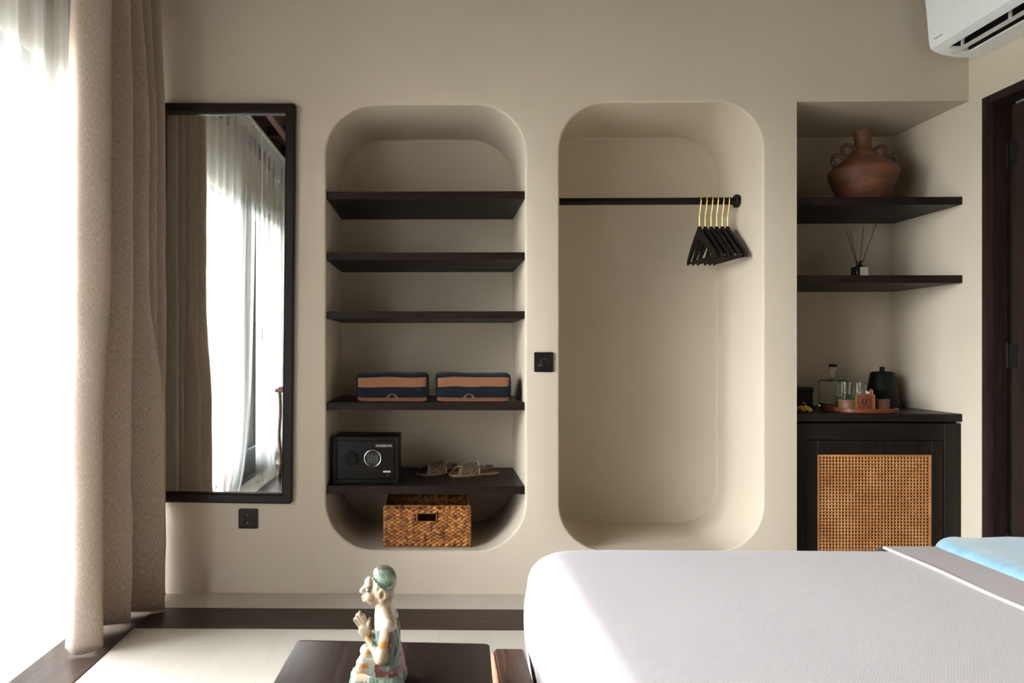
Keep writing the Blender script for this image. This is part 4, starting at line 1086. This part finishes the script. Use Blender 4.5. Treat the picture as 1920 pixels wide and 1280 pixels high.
# ------------------------------------------------------------------ minibar things
CZ = 0.7838
t = thing('minibar_box', (1.66, 3.42, CZ), 'small black lidded box at the left of the cabinet top', 'box')
b = B(); b.box(1.575, 1.728, 3.35, 3.50, CZ, CZ + 0.085, 0.002); b.build('box_body', 'safe_black', t)
b = B(); b.box(1.573, 1.730, 3.348, 3.502, CZ + 0.0855, CZ + 0.106, 0.002); b.build('lid', 'kettle', t)
# gold ornament
t = thing('gold_ornament', (1.665, 3.27, CZ), 'small beaded gold ornament with a curled top in front of the black box', 'ornament')
b = B(); rnd = random.Random(2)
for k in range(330):
    a = rnd.uniform(0, 2 * PI); q_ = rnd.uniform(0, 1) ** 0.6
    rad = 0.034 * math.cos(q_ * PI / 2 * 0.9) ; z = 0.003 + 0.022 * math.sin(q_ * PI / 2)
    s_ = rnd.uniform(0.0028, 0.0042)
    b.ell((1.645 + rad * math.cos(a), 3.27 + rad * math.sin(a) * 0.8, CZ + max(z, s_)), (s_, s_, s_), u=8, v=6)
b.build('beaded_dome', 'gold_orn', t)
b = B(); b.tube(cat_rom([(1.648, 3.27, CZ + 0.02), (1.654, 3.27, CZ + 0.032), (1.648, 3.27, CZ + 0.042), (1.639, 3.27, CZ + 0.039)], 6), 0.0022, 8); b.build('curl', 'gold_orn', t)
# decanter
t = thing('glass_decanter', (1.868, 3.43, CZ), 'clear glass square decanter with a black stopper on the cabinet top', 'decanter')
b = B(); cx, cy = 1.912, 3.522
def sq_ring(h, z, r): return [(x, y, z) for x, y in rr(cx - h, cx + h, cy - h, cy + h, r, 5)]
def skin(b, rings):
    vs = [[b.bm.verts.new(p) for p in rg] for rg in rings]
    for a, c in zip(vs, vs[1:]):
        n = len(a)
        for i in range(n): b.bm.faces.new((a[i], a[(i + 1) % n], c[(i + 1) % n], c[i]))
    b.bm.faces.new(vs[0]); b.bm.faces.new(vs[-1])
S = [(0.046, 0, 0.012), (0.048, 0.004, 0.012), (0.048, 0.124, 0.012), (0.045, 0.134, 0.014), (0.028, 0.140, 0.014), (0.016, 0.144, 0.0155), (0.0155, 0.150, 0.0154), (0.0155, 0.188, 0.0154), (0.018, 0.190, 0.0178), (0.018, 0.196, 0.0178),
     (0.012, 0.196, 0.0118), (0.011, 0.150, 0.0108), (0.020, 0.134, 0.014), (0.040, 0.128, 0.012), (0.0432, 0.118, 0.010), (0.0432, 0.020, 0.010), (0.038, 0.014, 0.010)]
skin(b, [sq_ring(h, CZ + z, r) for h, z, r in S]); b.build('decanter_body', 'glass', t, smooth=35)
b = B(); b.lathe([(0, 0.1965), (0.018, 0.1965), (0.0185, 0.198), (0.0185, 0.209), (0.017, 0.2105), (0, 0.2105)], (cx, cy, CZ), 28); b.build('stopper', 'kettle', t)
# tray
t = thing('wooden_tray', (1.938, 3.335, CZ), 'round reddish wooden tray on the cabinet top', 'tray')
b = B(); tcx, tcy = 1.925, 3.325
def squircle(k, z):
    out = []
    for i_ in range(64):
        a = 2 * PI * i_ / 64; c_, s_ = math.cos(a), math.sin(a)
        out.append((tcx + k * math.copysign(abs(c_) ** 0.72, c_), tcy + k * math.copysign(abs(s_) ** 0.72, s_), CZ + z))
    return out
skin(b, [squircle(k, z) for k, z in ((0.136, 0), (0.140, 0.003), (0.140, 0.018), (0.1375, 0.020), (0.134, 0.018), (0.133, 0.009))]); b.build('tray_body', 'tray', t, smooth=40)
TZ = CZ + 0.0094
def tumbler(x, y, z, label):
    t = thing('drinking_glass', (x, y, z), label, 'drinking glass', 'stacked ribbed glasses on the tray')
    b = B(); seg = 48; H_ = 0.060
    prof = [(0.0275, 0), (0.0295, 0.003), (0.0300, H_ - 0.010), (0.0306, H_), (0.0290, H_), (0.0280, H_ - 0.010), (0.0268, 0.010), (0.0, 0.008)]
    rings = []
    for r, zz in prof:
        if r == 0: rings.append([b.bm.verts.new((x, y, z + zz))]); continue
        ring = []
        for k in range(seg):
            rib = 1 + (0.018 * (k % 2) if 0.002 < zz < H_ - 0.015 and r > 0.029 else 0)
            ring.append(b.bm.verts.new((x + r * rib * math.cos(2 * PI * k / seg), y + r * rib * math.sin(2 * PI * k / seg), z + zz)))
        rings.append(ring)
    b.bm.faces.new(rings[0])
    for a, c in zip(rings, rings[1:]):
        for k in range(seg):
            if len(c) == 1: b.bm.faces.new((a[k], a[(k + 1) % seg], c[0]))
            else: b.bm.faces.new((a[k], a[(k + 1) % seg], c[(k + 1) % seg], c[k]))
    b.build('glass_body', 'glass', t, smooth=40)
tumbler(1.861, 3.338, TZ, 'ribbed drinking glass under the left stack, behind the brown canister')
tumbler(1.935, 3.346, TZ, 'ribbed drinking glass under the right stack, behind the tea box')
tumbler(1.861, 3.338, TZ + 0.0606, 'ribbed drinking glass on top of the left stack')
tumbler(1.935, 3.346, TZ + 0.0606, 'ribbed drinking glass on top of the right stack')
def canister(x, y, label):
    t = thing('wooden_canister', (x, y, TZ), label, 'canister', 'small brown canisters on the tray')
    b = B(); b.lathe([(0, 0), (0.036, 0), (0.0385, 0.002), (0.0385, 0.036), (0.0375, 0.037), (0, 0.037)], (x, y, TZ), 36); b.build('canister_body', 'canister', t, smooth=40)
    b = B(); b.lathe([(0, 0.0372), (0.0385, 0.0372), (0.039, 0.039), (0.0385, 0.046), (0.036, 0.048), (0, 0.0485)], (x, y, TZ), 36); b.build('lid', 'canister', t, smooth=40)
canister(1.838, 3.262, 'small brown round canister at the left front of the tray')
canister(1.993, 3.285, 'small brown round canister right of the tea box')
# tea box
def teabox():
    x0, x1, y0, y1, z0, z1 = 1.849, 1.934, 3.222, 3.285, TZ, TZ + 0.073
    t = thing('tea_box', ((x0 + x1) / 2, (y0 + y1) / 2, TZ), 'dark red tea box with gold edges and a black square emblem on the tray', 'box')
    b = B(); b.box(x0, x1, y0, y1, z0, z1, 0.001); b.build('carton', 'tea_red', t)
    b = B()
    for xa, xb in ((x0, x0 + 0.003), (x0 + 0.006, x0 + 0.008), (x1 - 0.004, x1), (x1 - 0.011, x1 - 0.009)): b.box(xa, xb, y0 - 0.0006, y0 - 0.0001, z0 + 0.001, z1 - 0.001)
    b.box(x0 + 0.003, x1 - 0.004, y0 - 0.0006, y0 - 0.0001, z1 - 0.003, z1 - 0.001); b.box(x0 + 0.022, x0 + 0.060, y0 - 0.0006, y0 - 0.0001, z0 + 0.012, z0 + 0.0132)
    b.box(x0 + 0.026, x0 + 0.048, y0 - 0.0006, y0 - 0.0001, z0 + 0.030, z0 + 0.052)
    b.build('gold_print', 'tea_gold', t, smooth=0)
    b = B(); b.box(x0 + 0.0268, x0 + 0.0472, y0 - 0.0009, y0 - 0.0006, z0 + 0.0308, z0 + 0.0512); e_ = b.build('emblem', 'kettle', t, smooth=0)
    b = B(); b.cyl((x0 + 0.037, z0 + 0.0438), 0.0021, y0 - 0.0012, y0 - 0.0009, 16); b.box(x0 + 0.0362, x0 + 0.0378, y0 - 0.0012, y0 - 0.0009, z0 + 0.044, z0 + 0.0475); b.box(x0 + 0.031, x0 + 0.043, y0 - 0.0012, y0 - 0.0009, z0 + 0.0375, z0 + 0.0385)
    b.build('emblem_mark', 'pale_print', e_, smooth=0)
    b = B(); b.box(x0 - 0.0007, x0 - 0.0001, y0 + 0.001, y1 - 0.001, z0 + 0.001, z1 - 0.001); b.build('green_side', 'tea_green', t, smooth=0)
teabox()
t = thing('sachet_holder', (1.955, 3.315, TZ), 'narrow holder of white and orange sachets standing behind the tea box', 'sachets')
for xa, xb, h_, mt in ((1.940, 1.948, 0.083, 'paper_white'), (1.949, 1.9555, 0.081, 'paper_white'), (1.9565, 1.9665, 0.092, 'orange_paper'), (1.9675, 1.9705, 0.088, 'paper_white')):
    b = B(); b.box(xa, xb, 3.297, 3.302, TZ + 0.003, TZ + h_, 0.001); b.build('sachet', mt, t)
b = B(); b.box(1.936, 1.9738, 3.292, 3.2955, TZ, TZ + 0.04, 0.001); b.box(1.936, 1.9738, 3.3035, 3.307, TZ, TZ + 0.04, 0.001); b.box(1.936, 1.9738, 3.2955, 3.3035, TZ, TZ + 0.0028); b.build('holder', 'kettle', t)
# kettle
t = thing('electric_kettle', (2.118, 3.51, CZ), 'matte black tapered kettle at the back of the cabinet top', 'kettle')
b = B(); kx, ky = 2.147, 3.52
b.lathe([(0, 0), (0.078, 0), (0.080, 0.004), (0.080, 0.014), (0.074, 0.018)], (kx, ky, CZ), 40); b.build('base', 'kettle', t)
b = B(); b.lathe([(0, 0.0185), (0.072, 0.0185), (0.073, 0.022), (0.0495, 0.168), (0.048, 0.170), (0, 0.170)], (kx, ky, CZ), 48); b.build('kettle_body', 'kettle', t, smooth=35)
b = B(); b.lathe([(0, 0.1705), (0.044, 0.1705), (0.042, 0.174), (0.012, 0.176), (0.0105, 0.178), (0.0105, 0.196), (0.0095, 0.198), (0, 0.198)], (kx, ky, CZ), 28); b.build('lid', 'kettle', t, smooth=35)
b = B(); b.tube(cat_rom([(kx + 0.03, ky + 0.052, CZ + 0.155), (kx + 0.045, ky + 0.085, CZ + 0.150), (kx + 0.048, ky + 0.095, CZ + 0.10), (kx + 0.042, ky + 0.072, CZ + 0.045)], 8), 0.008, 10); b.build('handle', 'kettle', t)

# ------------------------------------------------------------------ air conditioner
def aircon():
    t = thing('air_conditioner', (XR, 2.6, 2.45), 'white wall-mounted air conditioner high on the right wall', 'air conditioner')
    front = [(2.048, 2.540), (2.055, 2.48), (2.066, 2.35), (2.072, 2.328)]
    back = [(XR - 0.001, 2.291), (XR - 0.001, 2.60), (2.085, 2.60), (2.055, 2.585)]
    bottom = [(2.090, 2.316), (2.125, 2.303), (2.175, 2.294), (2.235, 2.290)]
    closed_ = front + bottom + back
    b = B(); b.prism(closed_, 'Y', 3.005, 3.065, 0); b.prism(closed_, 'Y', 2.22, 2.28, 0)
    notch = [(2.090, 2.316), (2.104, 2.3105), (2.112, 2.350), (2.190, 2.345), (2.192, 2.2925), (2.235, 2.290)]
    b.prism(front + notch + back, 'Y', 2.28, 3.005, 0)
    b.build('casing', 'white_plastic', t, smooth=25)
    b = B(); b.prism([(2.1045, 2.314), (2.1125, 2.3495), (2.1895, 2.3445), (2.1905, 2.299), (2.186, 2.299), (2.184, 2.338), (2.118, 2.343), (2.110, 2.314)], 'Y', 2.281, 3.004, 0); b.box(2.106, 2.190, 3.0005, 3.0045, 2.316, 2.344); b.build('air_outlet', 'ac_dark', t)
    b = B(); b.prism([(2.134, 2.298), (2.136, 2.303), (2.153, 2.298), (2.151, 2.293)], 'Y', 2.27, 3.035, 0)
    lv = b.build('louver', 'louver', t)
    for y in (2.965, 2.72, 2.50):
        b = B(); b.box(2.134, 2.142, y, y + 0.012, 2.3035, 2.345, 0.001); b.build('louver_arm', 'louver', t)
    # small maker's name near the lower corner of the front panel
    text_mesh('maker_name', 'Panasonic', 0.0125, 'dim_print', t, Matrix.Translation((2.0650, 3.008, 2.357)) @ Matrix.Rotation(math.radians(4.5), 4, 'Y') @ Matrix.Rotation(math.radians(-90), 4, 'Z') @ Matrix.Rotation(PI / 2, 4, 'X'), 0.0004)
aircon()

# ------------------------------------------------------------------ bed
def superslab(b, x0, x1, y0, y1, z0, z1, r, nu=96, nv=40, bulge=0.015, uvs=None, rb=None):
    """soft rounded slab: plan is a rounded rectangle, side profile a rounded edge that bulges"""
    prof = []
    H_ = z1 - z0
    K = 14
    rb = rb or r * 0.5
    for k in range(K + 1):                 # bottom edge
        a = PI / 2 * k / K; prof.append((rb * (1 - math.sin(a)), z0 + rb * (1 - math.cos(a))))
    for k in range(1, 10):
        s_ = k / 10; prof.append((-bulge * math.sin(PI * s_), lerp(z0 + rb, z1 - r, s_)))
    for k in range(K + 1):
        a = PI / 2 * k / K; prof.append((r * (1 - math.cos(a)), z1 - r + r * math.sin(a)))
    rings = []
    for ins, z in prof:
        rings.append([(x, y, z) for x, y in rr(x0 + ins, x1 - ins, y0 + ins, y1 - ins, max(0.012, 0.085 - ins * 0.4), 10)])
    for s_ in (0.06, 0.2, 0.45):
        rings.append([(lerp(x, (x0 + x1) / 2, s_), lerp(y, (y0 + y1) / 2, s_), z1 + 0.006 * s_) for x, y, z in rings[2 * K + 10 - 0 - 0]] if False else [(lerp(x, (x0 + x1) / 2, s_), lerp(y, (y0 + y1) / 2, s_), z1 + 0.001 * s_) for x, y in rr(x0 + r, x1 - r, y0 + r, y1 - r, 0.05, 10)])
    skin(b, rings)
BX0, BX1, BY0, BY1 = 0.222, 2.16, 0.16, 1.885
t = thing('bed', (1.2, 1.0, 0), 'wide bed along the right of the room with a worn wooden footboard', 'bed')
b = B(); superslab(b, BX0 + 0.012, BX1, BY0, BY1 - 0.012, 0.245, 0.538, 0.055, bulge=0.004); b.build('mattress', 'sheet', t, smooth=50)
b = B(); b.box(0.21, 2.20, 0.18, 1.80, 0.12, 0.235, 0.005); b.build('bed_base', 'old_wood', t)
b = B(); b.box(0.1345, 0.205, 0.25, 1.735, 0.10, 0.345, 0.006, 3); fb = b.build('footboard', 'old_wood', t)
b = B(); b.box(0.128, 0.1343, 0.25, 1.737, 0.105, 0.338, 0.003); fp = b.build('painted_face', 'terracotta_side', fb)
for xx in (0.15, 2.08):
    for yy in (0.30, 1.60):
        b = B(); b.box(xx, xx + 0.055, yy, yy + 0.08, 0.0, 0.118 if xx > 1 else 0.0995, 0.003); b.build('leg', 'old_wood', t)
# coverlet over the mattress
def open_shell(b, xmin, xmax, zmin):
    b.bm.normal_update()
    kill = [f for f in b.bm.faces if f.calc_center_median().x > xmax or f.calc_center_median().x < xmin or (abs(f.normal.z) > 0.75 and f.calc_center_median().z < 0.4) or f.calc_center_median().z < zmin]
    bmesh.ops.delete(b.bm, geom=kill, context='FACES')
def refine_x(b, xs):
    for x in xs:
        bmesh.ops.bisect_plane(b.bm, geom=list(b.bm.verts) + list(b.bm.edges) + list(b.bm.faces), plane_co=(x, 0, 0), plane_no=(1, 0, 0))
def refine_y(b, ys):
    for y in ys:
        bmesh.ops.bisect_plane(b.bm, geom=list(b.bm.verts) + list(b.bm.edges) + list(b.bm.faces), plane_co=(0, y, 0), plane_no=(0, 1, 0))
def cloth(o, th):
    m_ = o.modifiers.new('thick', 'SOLIDIFY'); m_.thickness = th; m_.offset = -1; m_.use_rim = False
    return o
b = B()
superslab(b, BX0, 1.50, BY0 - 0.01, BY1, 0.175, 0.560, 0.085, bulge=0.010, rb=0.10)
refine_x(b, [0.34 + 0.08 * k for k in range(11)]); refine_y(b, [0.28 + 0.09 * k for k in range(17)])
open_shell(b, -1, 1.14, 0.0)
for v in b.bm.verts:
    x, y, z = v.co
    wv = 0.0025 * noise.noise(Vector((x * 2.3, y * 2.3, 0.4))) + 0.0015 * noise.noise(Vector((x * 7, y * 7, 2.4)))
    if z > 0.5: v.co.z += wv
    if y > 1.7: v.co.y += 0.006 * noise.noise(Vector((x * 6, z * 4, 3)))
    if x < 0.35 and z < 0.45: v.co.x += 0.009 * noise.noise(Vector((y * 7, z * 5, 5)))
tag(cloth(b.build('coverlet', 'coverlet', smooth=60), 0.006), 'pale pinkish white waffle coverlet spread over the foot of the bed', 'bedspread')
# turned-back fold of plain cloth
b = B(); superslab(b, 0.9, 1.62, BY0 - 0.012, BY1 + 0.002, 0.30, 0.5665, 0.060, bulge=0.006); refine_x(b, [1.125, 1.20, 1.275]); refine_y(b, [0.28 + 0.09 * k for k in range(17)]); open_shell(b, 1.125, 1.275, 0.0)
b.tube([(1.128, lerp(BY0 + 0.03, BY1 - 0.05, k / 30), 0.5635 + 0.001 * math.sin(k)) for k in range(31)], 0.0075, 8, flat=(1, 0.6))
tag(cloth(b.build('folded_sheet', 'sheet', smooth=60), 0.004), 'plain pale sheet turned back in a band between coverlet and blue cloth', 'bed sheet')
b = B(); superslab(b, 1.248, 2.165, BY0 - 0.016, BY1 + 0.006, 0.32, 0.583, 0.030, bulge=0.006); refine_x(b, [1.3 + 0.08 * k for k in range(10)]); refine_y(b, [0.4 + 0.15 * k for k in range(10)]); open_shell(b, -1, 5, 0.0)
for v in b.bm.verts:
    x, y, z = v.co
    if z > 0.5: v.co.z += 0.004 * math.sin(x * 40 + 2 * noise.noise(Vector((x * 3, y * 3, 1)))) * 0.6
tag(cloth(b.build('satin_throw', 'satin', smooth=60), 0.004), 'pale blue satin cloth across the head half of the bed', 'throw')

# ------------------------------------------------------------------ small table with the statue
t = thing('low_table', (-0.10, 1.20, 0), 'low dark wood table at the foot of the bed with a statue on it', 'table')
b = B(); b.prism(rr(-0.312, 0.112, 0.80, 1.586, 0.012, 4), 'Z', 0.385, 0.42, 0.003, 2); b.build('tabletop', 'wood_y', t)
for xx in (-0.285, 0.045):
    for yy in (0.83, 1.515):
        b = B(); b.box(xx, xx + 0.04, yy, yy + 0.04, 0, 0.384, 0.003); b.build('leg', 'wood_z', t)
b = B(); b.box(-0.245, 0.045, 1.527, 1.543, 0.325, 0.384, 0.002); b.box(-0.245, 0.045, 0.843, 0.857, 0.325, 0.384, 0.002); b.box(-0.273, -0.257, 0.870, 1.515, 0.325, 0.384, 0.002); b.box(0.057, 0.073, 0.870, 1.515, 0.325, 0.384, 0.002)
b.build('apron', 'wood_y', t)
t.rotation_euler = (0, 0, math.radians(-1.9)); t.location.x -= 0.013

def remeshed(b, name, parent, voxel, smooth_it, paint, mat):
    o = b.build(name, mat, parent, smooth=0)
    md = o.modifiers.new('fuse', 'REMESH'); md.mode = 'VOXEL'; md.voxel_size = voxel; md.use_smooth_shade = True
    ms = o.modifiers.new('soft', 'SMOOTH'); ms.factor = 0.5; ms.iterations = smooth_it
    bpy.context.view_layer.update()
    me = bpy.data.meshes.new_from_object(o.evaluated_get(bpy.context.evaluated_depsgraph_get()))
    o.modifiers.clear(); old = o.data; o.data = me; bpy.data.meshes.remove(old)
    me.name = name
    me.polygons.foreach_set('use_smooth', [True] * len(me.polygons))
    at = me.color_attributes.new('paint', 'FLOAT_COLOR', 'POINT')
    for i, v in enumerate(me.vertices):
        at.data[i].color = (*paint(v.co), 1)
    me.materials.clear(); me.materials.append(M[mat])
    return o
def statue():
    ox, oy, oz = -0.112, 1.375, 0.4203
    t = thing('praying_statue', (ox, oy, oz), 'painted wooden statue of a kneeling praying figure on the low table', 'statue')
    S = 1 / 5221.0
    def P(zx, zy, y=0.0): return (ox + (zx - 400) * S, oy + y, oz + max(0, (1290 - zy)) * S)
    b = B()
    R = lambda k: k * S
    # torso: stacked ellipsoids, chest to hips, slightly arched back
    tor = [(515, 1120, 148, 195), (505, 1040, 150, 190), (497, 960, 142, 180), (488, 880, 132, 172), (478, 800, 124, 170), (466, 720, 122, 172), (456, 650, 112, 160), (446, 590, 98, 120)]
    for (a0, a1, a2, a3), (c0, c1, c2, c3) in zip(tor, tor[1:]):
        for k in range(4):
            q_ = k / 4; b.ell(P(lerp(a0, c0, q_), lerp(a1, c1, q_)), (R(lerp(a2, c2, q_)), R(lerp(a3, c3, q_)), R(60)))
    # neck and head
    b.limb(P(440, 590), P(440, 440), R(95), R(82))
    b.ell(P(420, 330), (R(130), R(105), R(160)))
    b.ell(P(455, 240), (R(108), R(112), R(130)))
    b.ell(P(345, 400), (R(98), R(82), R(88)))         # jaw
    b.ell(P(262, 432), (R(40), R(46), R(30)))         # chin
    b.ell(P(300, 270), (R(55), R(82), R(65)))         # forehead
    b.ell(P(238, 405), (R(24), R(34), R(13)))         # lips
    b.ell(P(240, 422), (R(22), R(30), R(12)))
    b.limb(P(270, 285), P(222, 348), R(22), R(27), 5)   # nose
    b.ell(P(248, 360), (R(26), R(34), R(20)))
    for sy in (-1, 1):
        b.ell(P(292, 322, sy * R(58)), (R(30), R(30), R(16)))       # eye
        b.ell(P(295, 292, sy * R(60)), (R(34), R(32), R(9)))        # brow
        b.ell(P(310, 385, sy * R(58)), (R(52), R(40), R(50)))       # cheek
        # ear, with a drilled lobe
        b.tube([P(436 + 34 * math.cos(a * PI / 8), 352 + 44 * math.sin(a * PI / 8), sy * R(108)) for a in range(16)], R(17), 8, closed=True)
        b.ell(P(432, 412, sy * R(104)), (R(32), R(22), R(34)))
        b.ell(P(380, 330, sy * R(98)), (R(14), R(14), R(55)))
        # arm
        sh = P(490, 655, sy * R(168)); el = P(430, 935, sy * R(200)); wr = P(292, 815, sy * R(62)); 
        b.limb(sh, el, R(74), R(56)); b.limb(el, wr, R(56), R(36))
        b.ell(P(505, 640, sy * R(150)), (R(74), R(70), R(70))); b.limb(P(455, 540, sy * R(50)), P(500, 625, sy * R(150)), R(70), R(60), 6)
        # hand, palm against palm
        b.ell(P(255, 735, sy * R(32)), (R(66), R(24), R(70)), Matrix.Rotation(-0.5, 3, 'Y'))
        for k, (bx, bz, tx, tz, rr_) in enumerate(((215, 715, 150, 628, 15), (232, 690, 172, 590, 16), (252, 680, 200, 566, 17), (272, 685, 238, 588, 16))):
            b.limb(P(bx, bz, sy * R(24)), P(tx, tz, sy * R(20)), R(rr_ + 2), R(rr_), 6)
        b.limb(P(285, 710, sy * R(36)), P(300, 630, sy * R(30)), R(18), R(14), 5)
        # folded leg and foot peeping forward
        b.limb(P(500, 1080, sy * R(120)), P(250, 1015, sy * R(175)), R(110), R(70))
        b.limb(P(270, 1020, sy * R(120)), P(190, 1105, sy * R(95)), R(58), R(40))
        for k in range(5):
            b.ell(P(180 + k * 28, 1135 - k * 15, sy * R(118 + 6 * k)), (R(13), R(16), R(24)))
    # robe spread to the base
    b.limb(P(190, 1190), P(540, 1160), R(85), R(140)); b.limb(P(200, 1200, R(140)), P(540, 1180, R(130)), R(75), R(110)); b.limb(P(200, 1200, -R(140)), P(540, 1180, -R(130)), R(75), R(110))
    for z_ in (1190,):
        b.box(*(P(100, 0)[0], P(650, 0)[0]), oy - R(250), oy + R(250), oz + R(18), oz + R(95), R(36), 3)
    skin_c = (0.33, 0.235, 0.150); pale = (0.38, 0.325, 0.27); green = (0.085, 0.125, 0.085); maroon = (0.115, 0.038, 0.034); ochre = (0.30, 0.125, 0.022); teal = (0.09, 0.16, 0.14)
    def paint(c):
        zx = 400 + c.x / S; zy = 1290 - c.z / S; y = c.y / S; ay = abs(y)
        n_ = noise.noise(Vector((c.x * 60, c.y * 60, c.z * 60))) * 22
        zxn, zyn = zx + n_, zy + n_
        if zyn > 1262: return (0.05, 0.045, 0.035)
        if 1120 - (zx - 100) * 0.02 < zyn and not (zx < 320 and zyn < 1150): return green if zyn > 1140 or zx > 330 else green
        if zy > 940 and zx < 330:
            if 975 < zy < 1015 and 215 < zx < 310: return ochre
            if zy < 985 or zx > 300: return (0.27, 0.29, 0.25)
            return skin_c
        if zy < 560 or (zx < 330 and zy < 940 and ay < 150):
            if 770 < zy < 850 and 262 < zx < 315: return ochre
            if zy < 300 and zx > 520: return (0.15, 0.13, 0.09)
            if 305 < zy < 335 and zx < 312 and ay > 32: return (0.10, 0.14, 0.15)
            if 275 < zy < 296 and zx < 330 and ay > 25: return (0.17, 0.10, 0.075)
            if 395 < zy < 430 and zx < 246: return (0.30, 0.12, 0.10)
            if zx > 500 and 300 < zy < 450: return (0.20, 0.17, 0.12)
            return pale if zx < 300 and zy < 470 and n_ > 3 else skin_c
        arm = ay > 150 and zy < 985 and (zx < 500 + (zy - 640) * -0.02) and zx > 300
        if arm:
            if 745 < zyn < 815 and zx > 395: return ochre
            return skin_c if zy > 620 else pale
        if zy < 690 + (zx - 400) * -0.2: return pale if n_ > 0 else skin_c
        if zx < 400 and zy < 850: return teal if 345 < zxn < 400 else maroon
        if zxn > 600: return maroon if zy < 960 else (0.19, 0.11, 0.09)
        if zxn > 530 and zy < 1010: return green
        if 430 < zxn and 900 < zyn < 1030: return green
        if zxn < 370: return (0.27, 0.29, 0.25)
        return maroon
    remeshed(b, 'figure', t, 0.0016, 2, paint, 'painted')
    # headcloth
    b = B(); b.ell(P(455, 215), (R(116), R(122), R(122)), Matrix.Rotation(-0.25, 3, 'Y')); b.ell(P(430, 165), (R(98), R(104), R(72))); b.ell(P(500, 270), (R(66), R(100), R(58)))
    for k in range(9):
        a = k / 8; b.ell(P(345 + 190 * a, 190 + 120 * math.sin(a * 2.2) * 0.85, -R(108 + 8 * math.sin(a * PI))), (R(16), R(12), R(16)), u=8, v=6)
        b.ell(P(345 + 190 * a, 190 + 120 * math.sin(a * 2.2) * 0.85, R(108 + 8 * math.sin(a * PI))), (R(16), R(12), R(16)), u=8, v=6)
    def paint2(c):
        zx = 400 + c.x / S; zy = 1290 - c.z / S
        n_ = noise.noise(Vector((c.x * 80, c.y * 80, c.z * 80)))
        if zy < 115: return (0.09, 0.085, 0.055)
        if zx < 350: return (0.30, 0.25, 0.16)
        return (0.145, 0.19, 0.135) if n_ > -0.05 else (0.08, 0.11, 0.07)
    remeshed(b, 'headcloth', t, 0.0016, 2, paint2, 'painted')
    # sash edge relief down the back, and the dark plinth
    sash_m = simple('sash_green', (0.15, 0.18, 0.14), 0.5, var=0.3, scale=60)
    for sy in (-1, 1):
        b = B(); b.tube(cat_rom([P(560, 660, sy * R(135)), P(588, 760, sy * R(135)), P(585, 880, sy * R(138)), P(530, 1000, sy * R(172)), P(455, 1030, sy * R(186)), P(425, 985, sy * R(176))], 6), R(9), 6); b.build('sash_edge', sash_m, t)
        b = B(); b.tube(cat_rom([P(372, 905, sy * R(90)), P(360, 1000, sy * R(130)), P(346, 1120, sy * R(190))], 6), R(9), 6); b.build('sash_edge', sash_m, t)
    b = B(); b.prism(rr(P(96, 0)[0], P(640, 0)[0], oy - R(235), oy + R(235), R(60), 5), 'Z', oz - 0.0002, oz + R(30), 0.001); b.build('plinth', 'kettle', t)
statue()

# ------------------------------------------------------------------ console by the window, behind the camera (seen in the mirror)
t = thing('side_table', (-1.16, 0.18, 0), 'small brown wooden table by the window, its corner caught in the mirror', 'table')
b = B(); b.box(-1.345, -0.98, 0.0, 0.36, 0.715, 0.745, 0.004); b.box(-1.325, -1.0, 0.02, 0.34, 0.745, 0.757, 0.003); b.build('tabletop', 'old_wood', t)
for xx in (-1.315, -1.025):
    for yy in (0.03, 0.32):
        b = B(); b.tube(cat_rom([(xx, yy, 0.715), (xx + 0.006, yy, 0.55), (xx - 0.004, yy, 0.35), (xx + 0.012, yy, 0.16), (xx + 0.004, yy, 0.0)], 6), 0.014, 10); b.build('leg', 'old_wood', t)
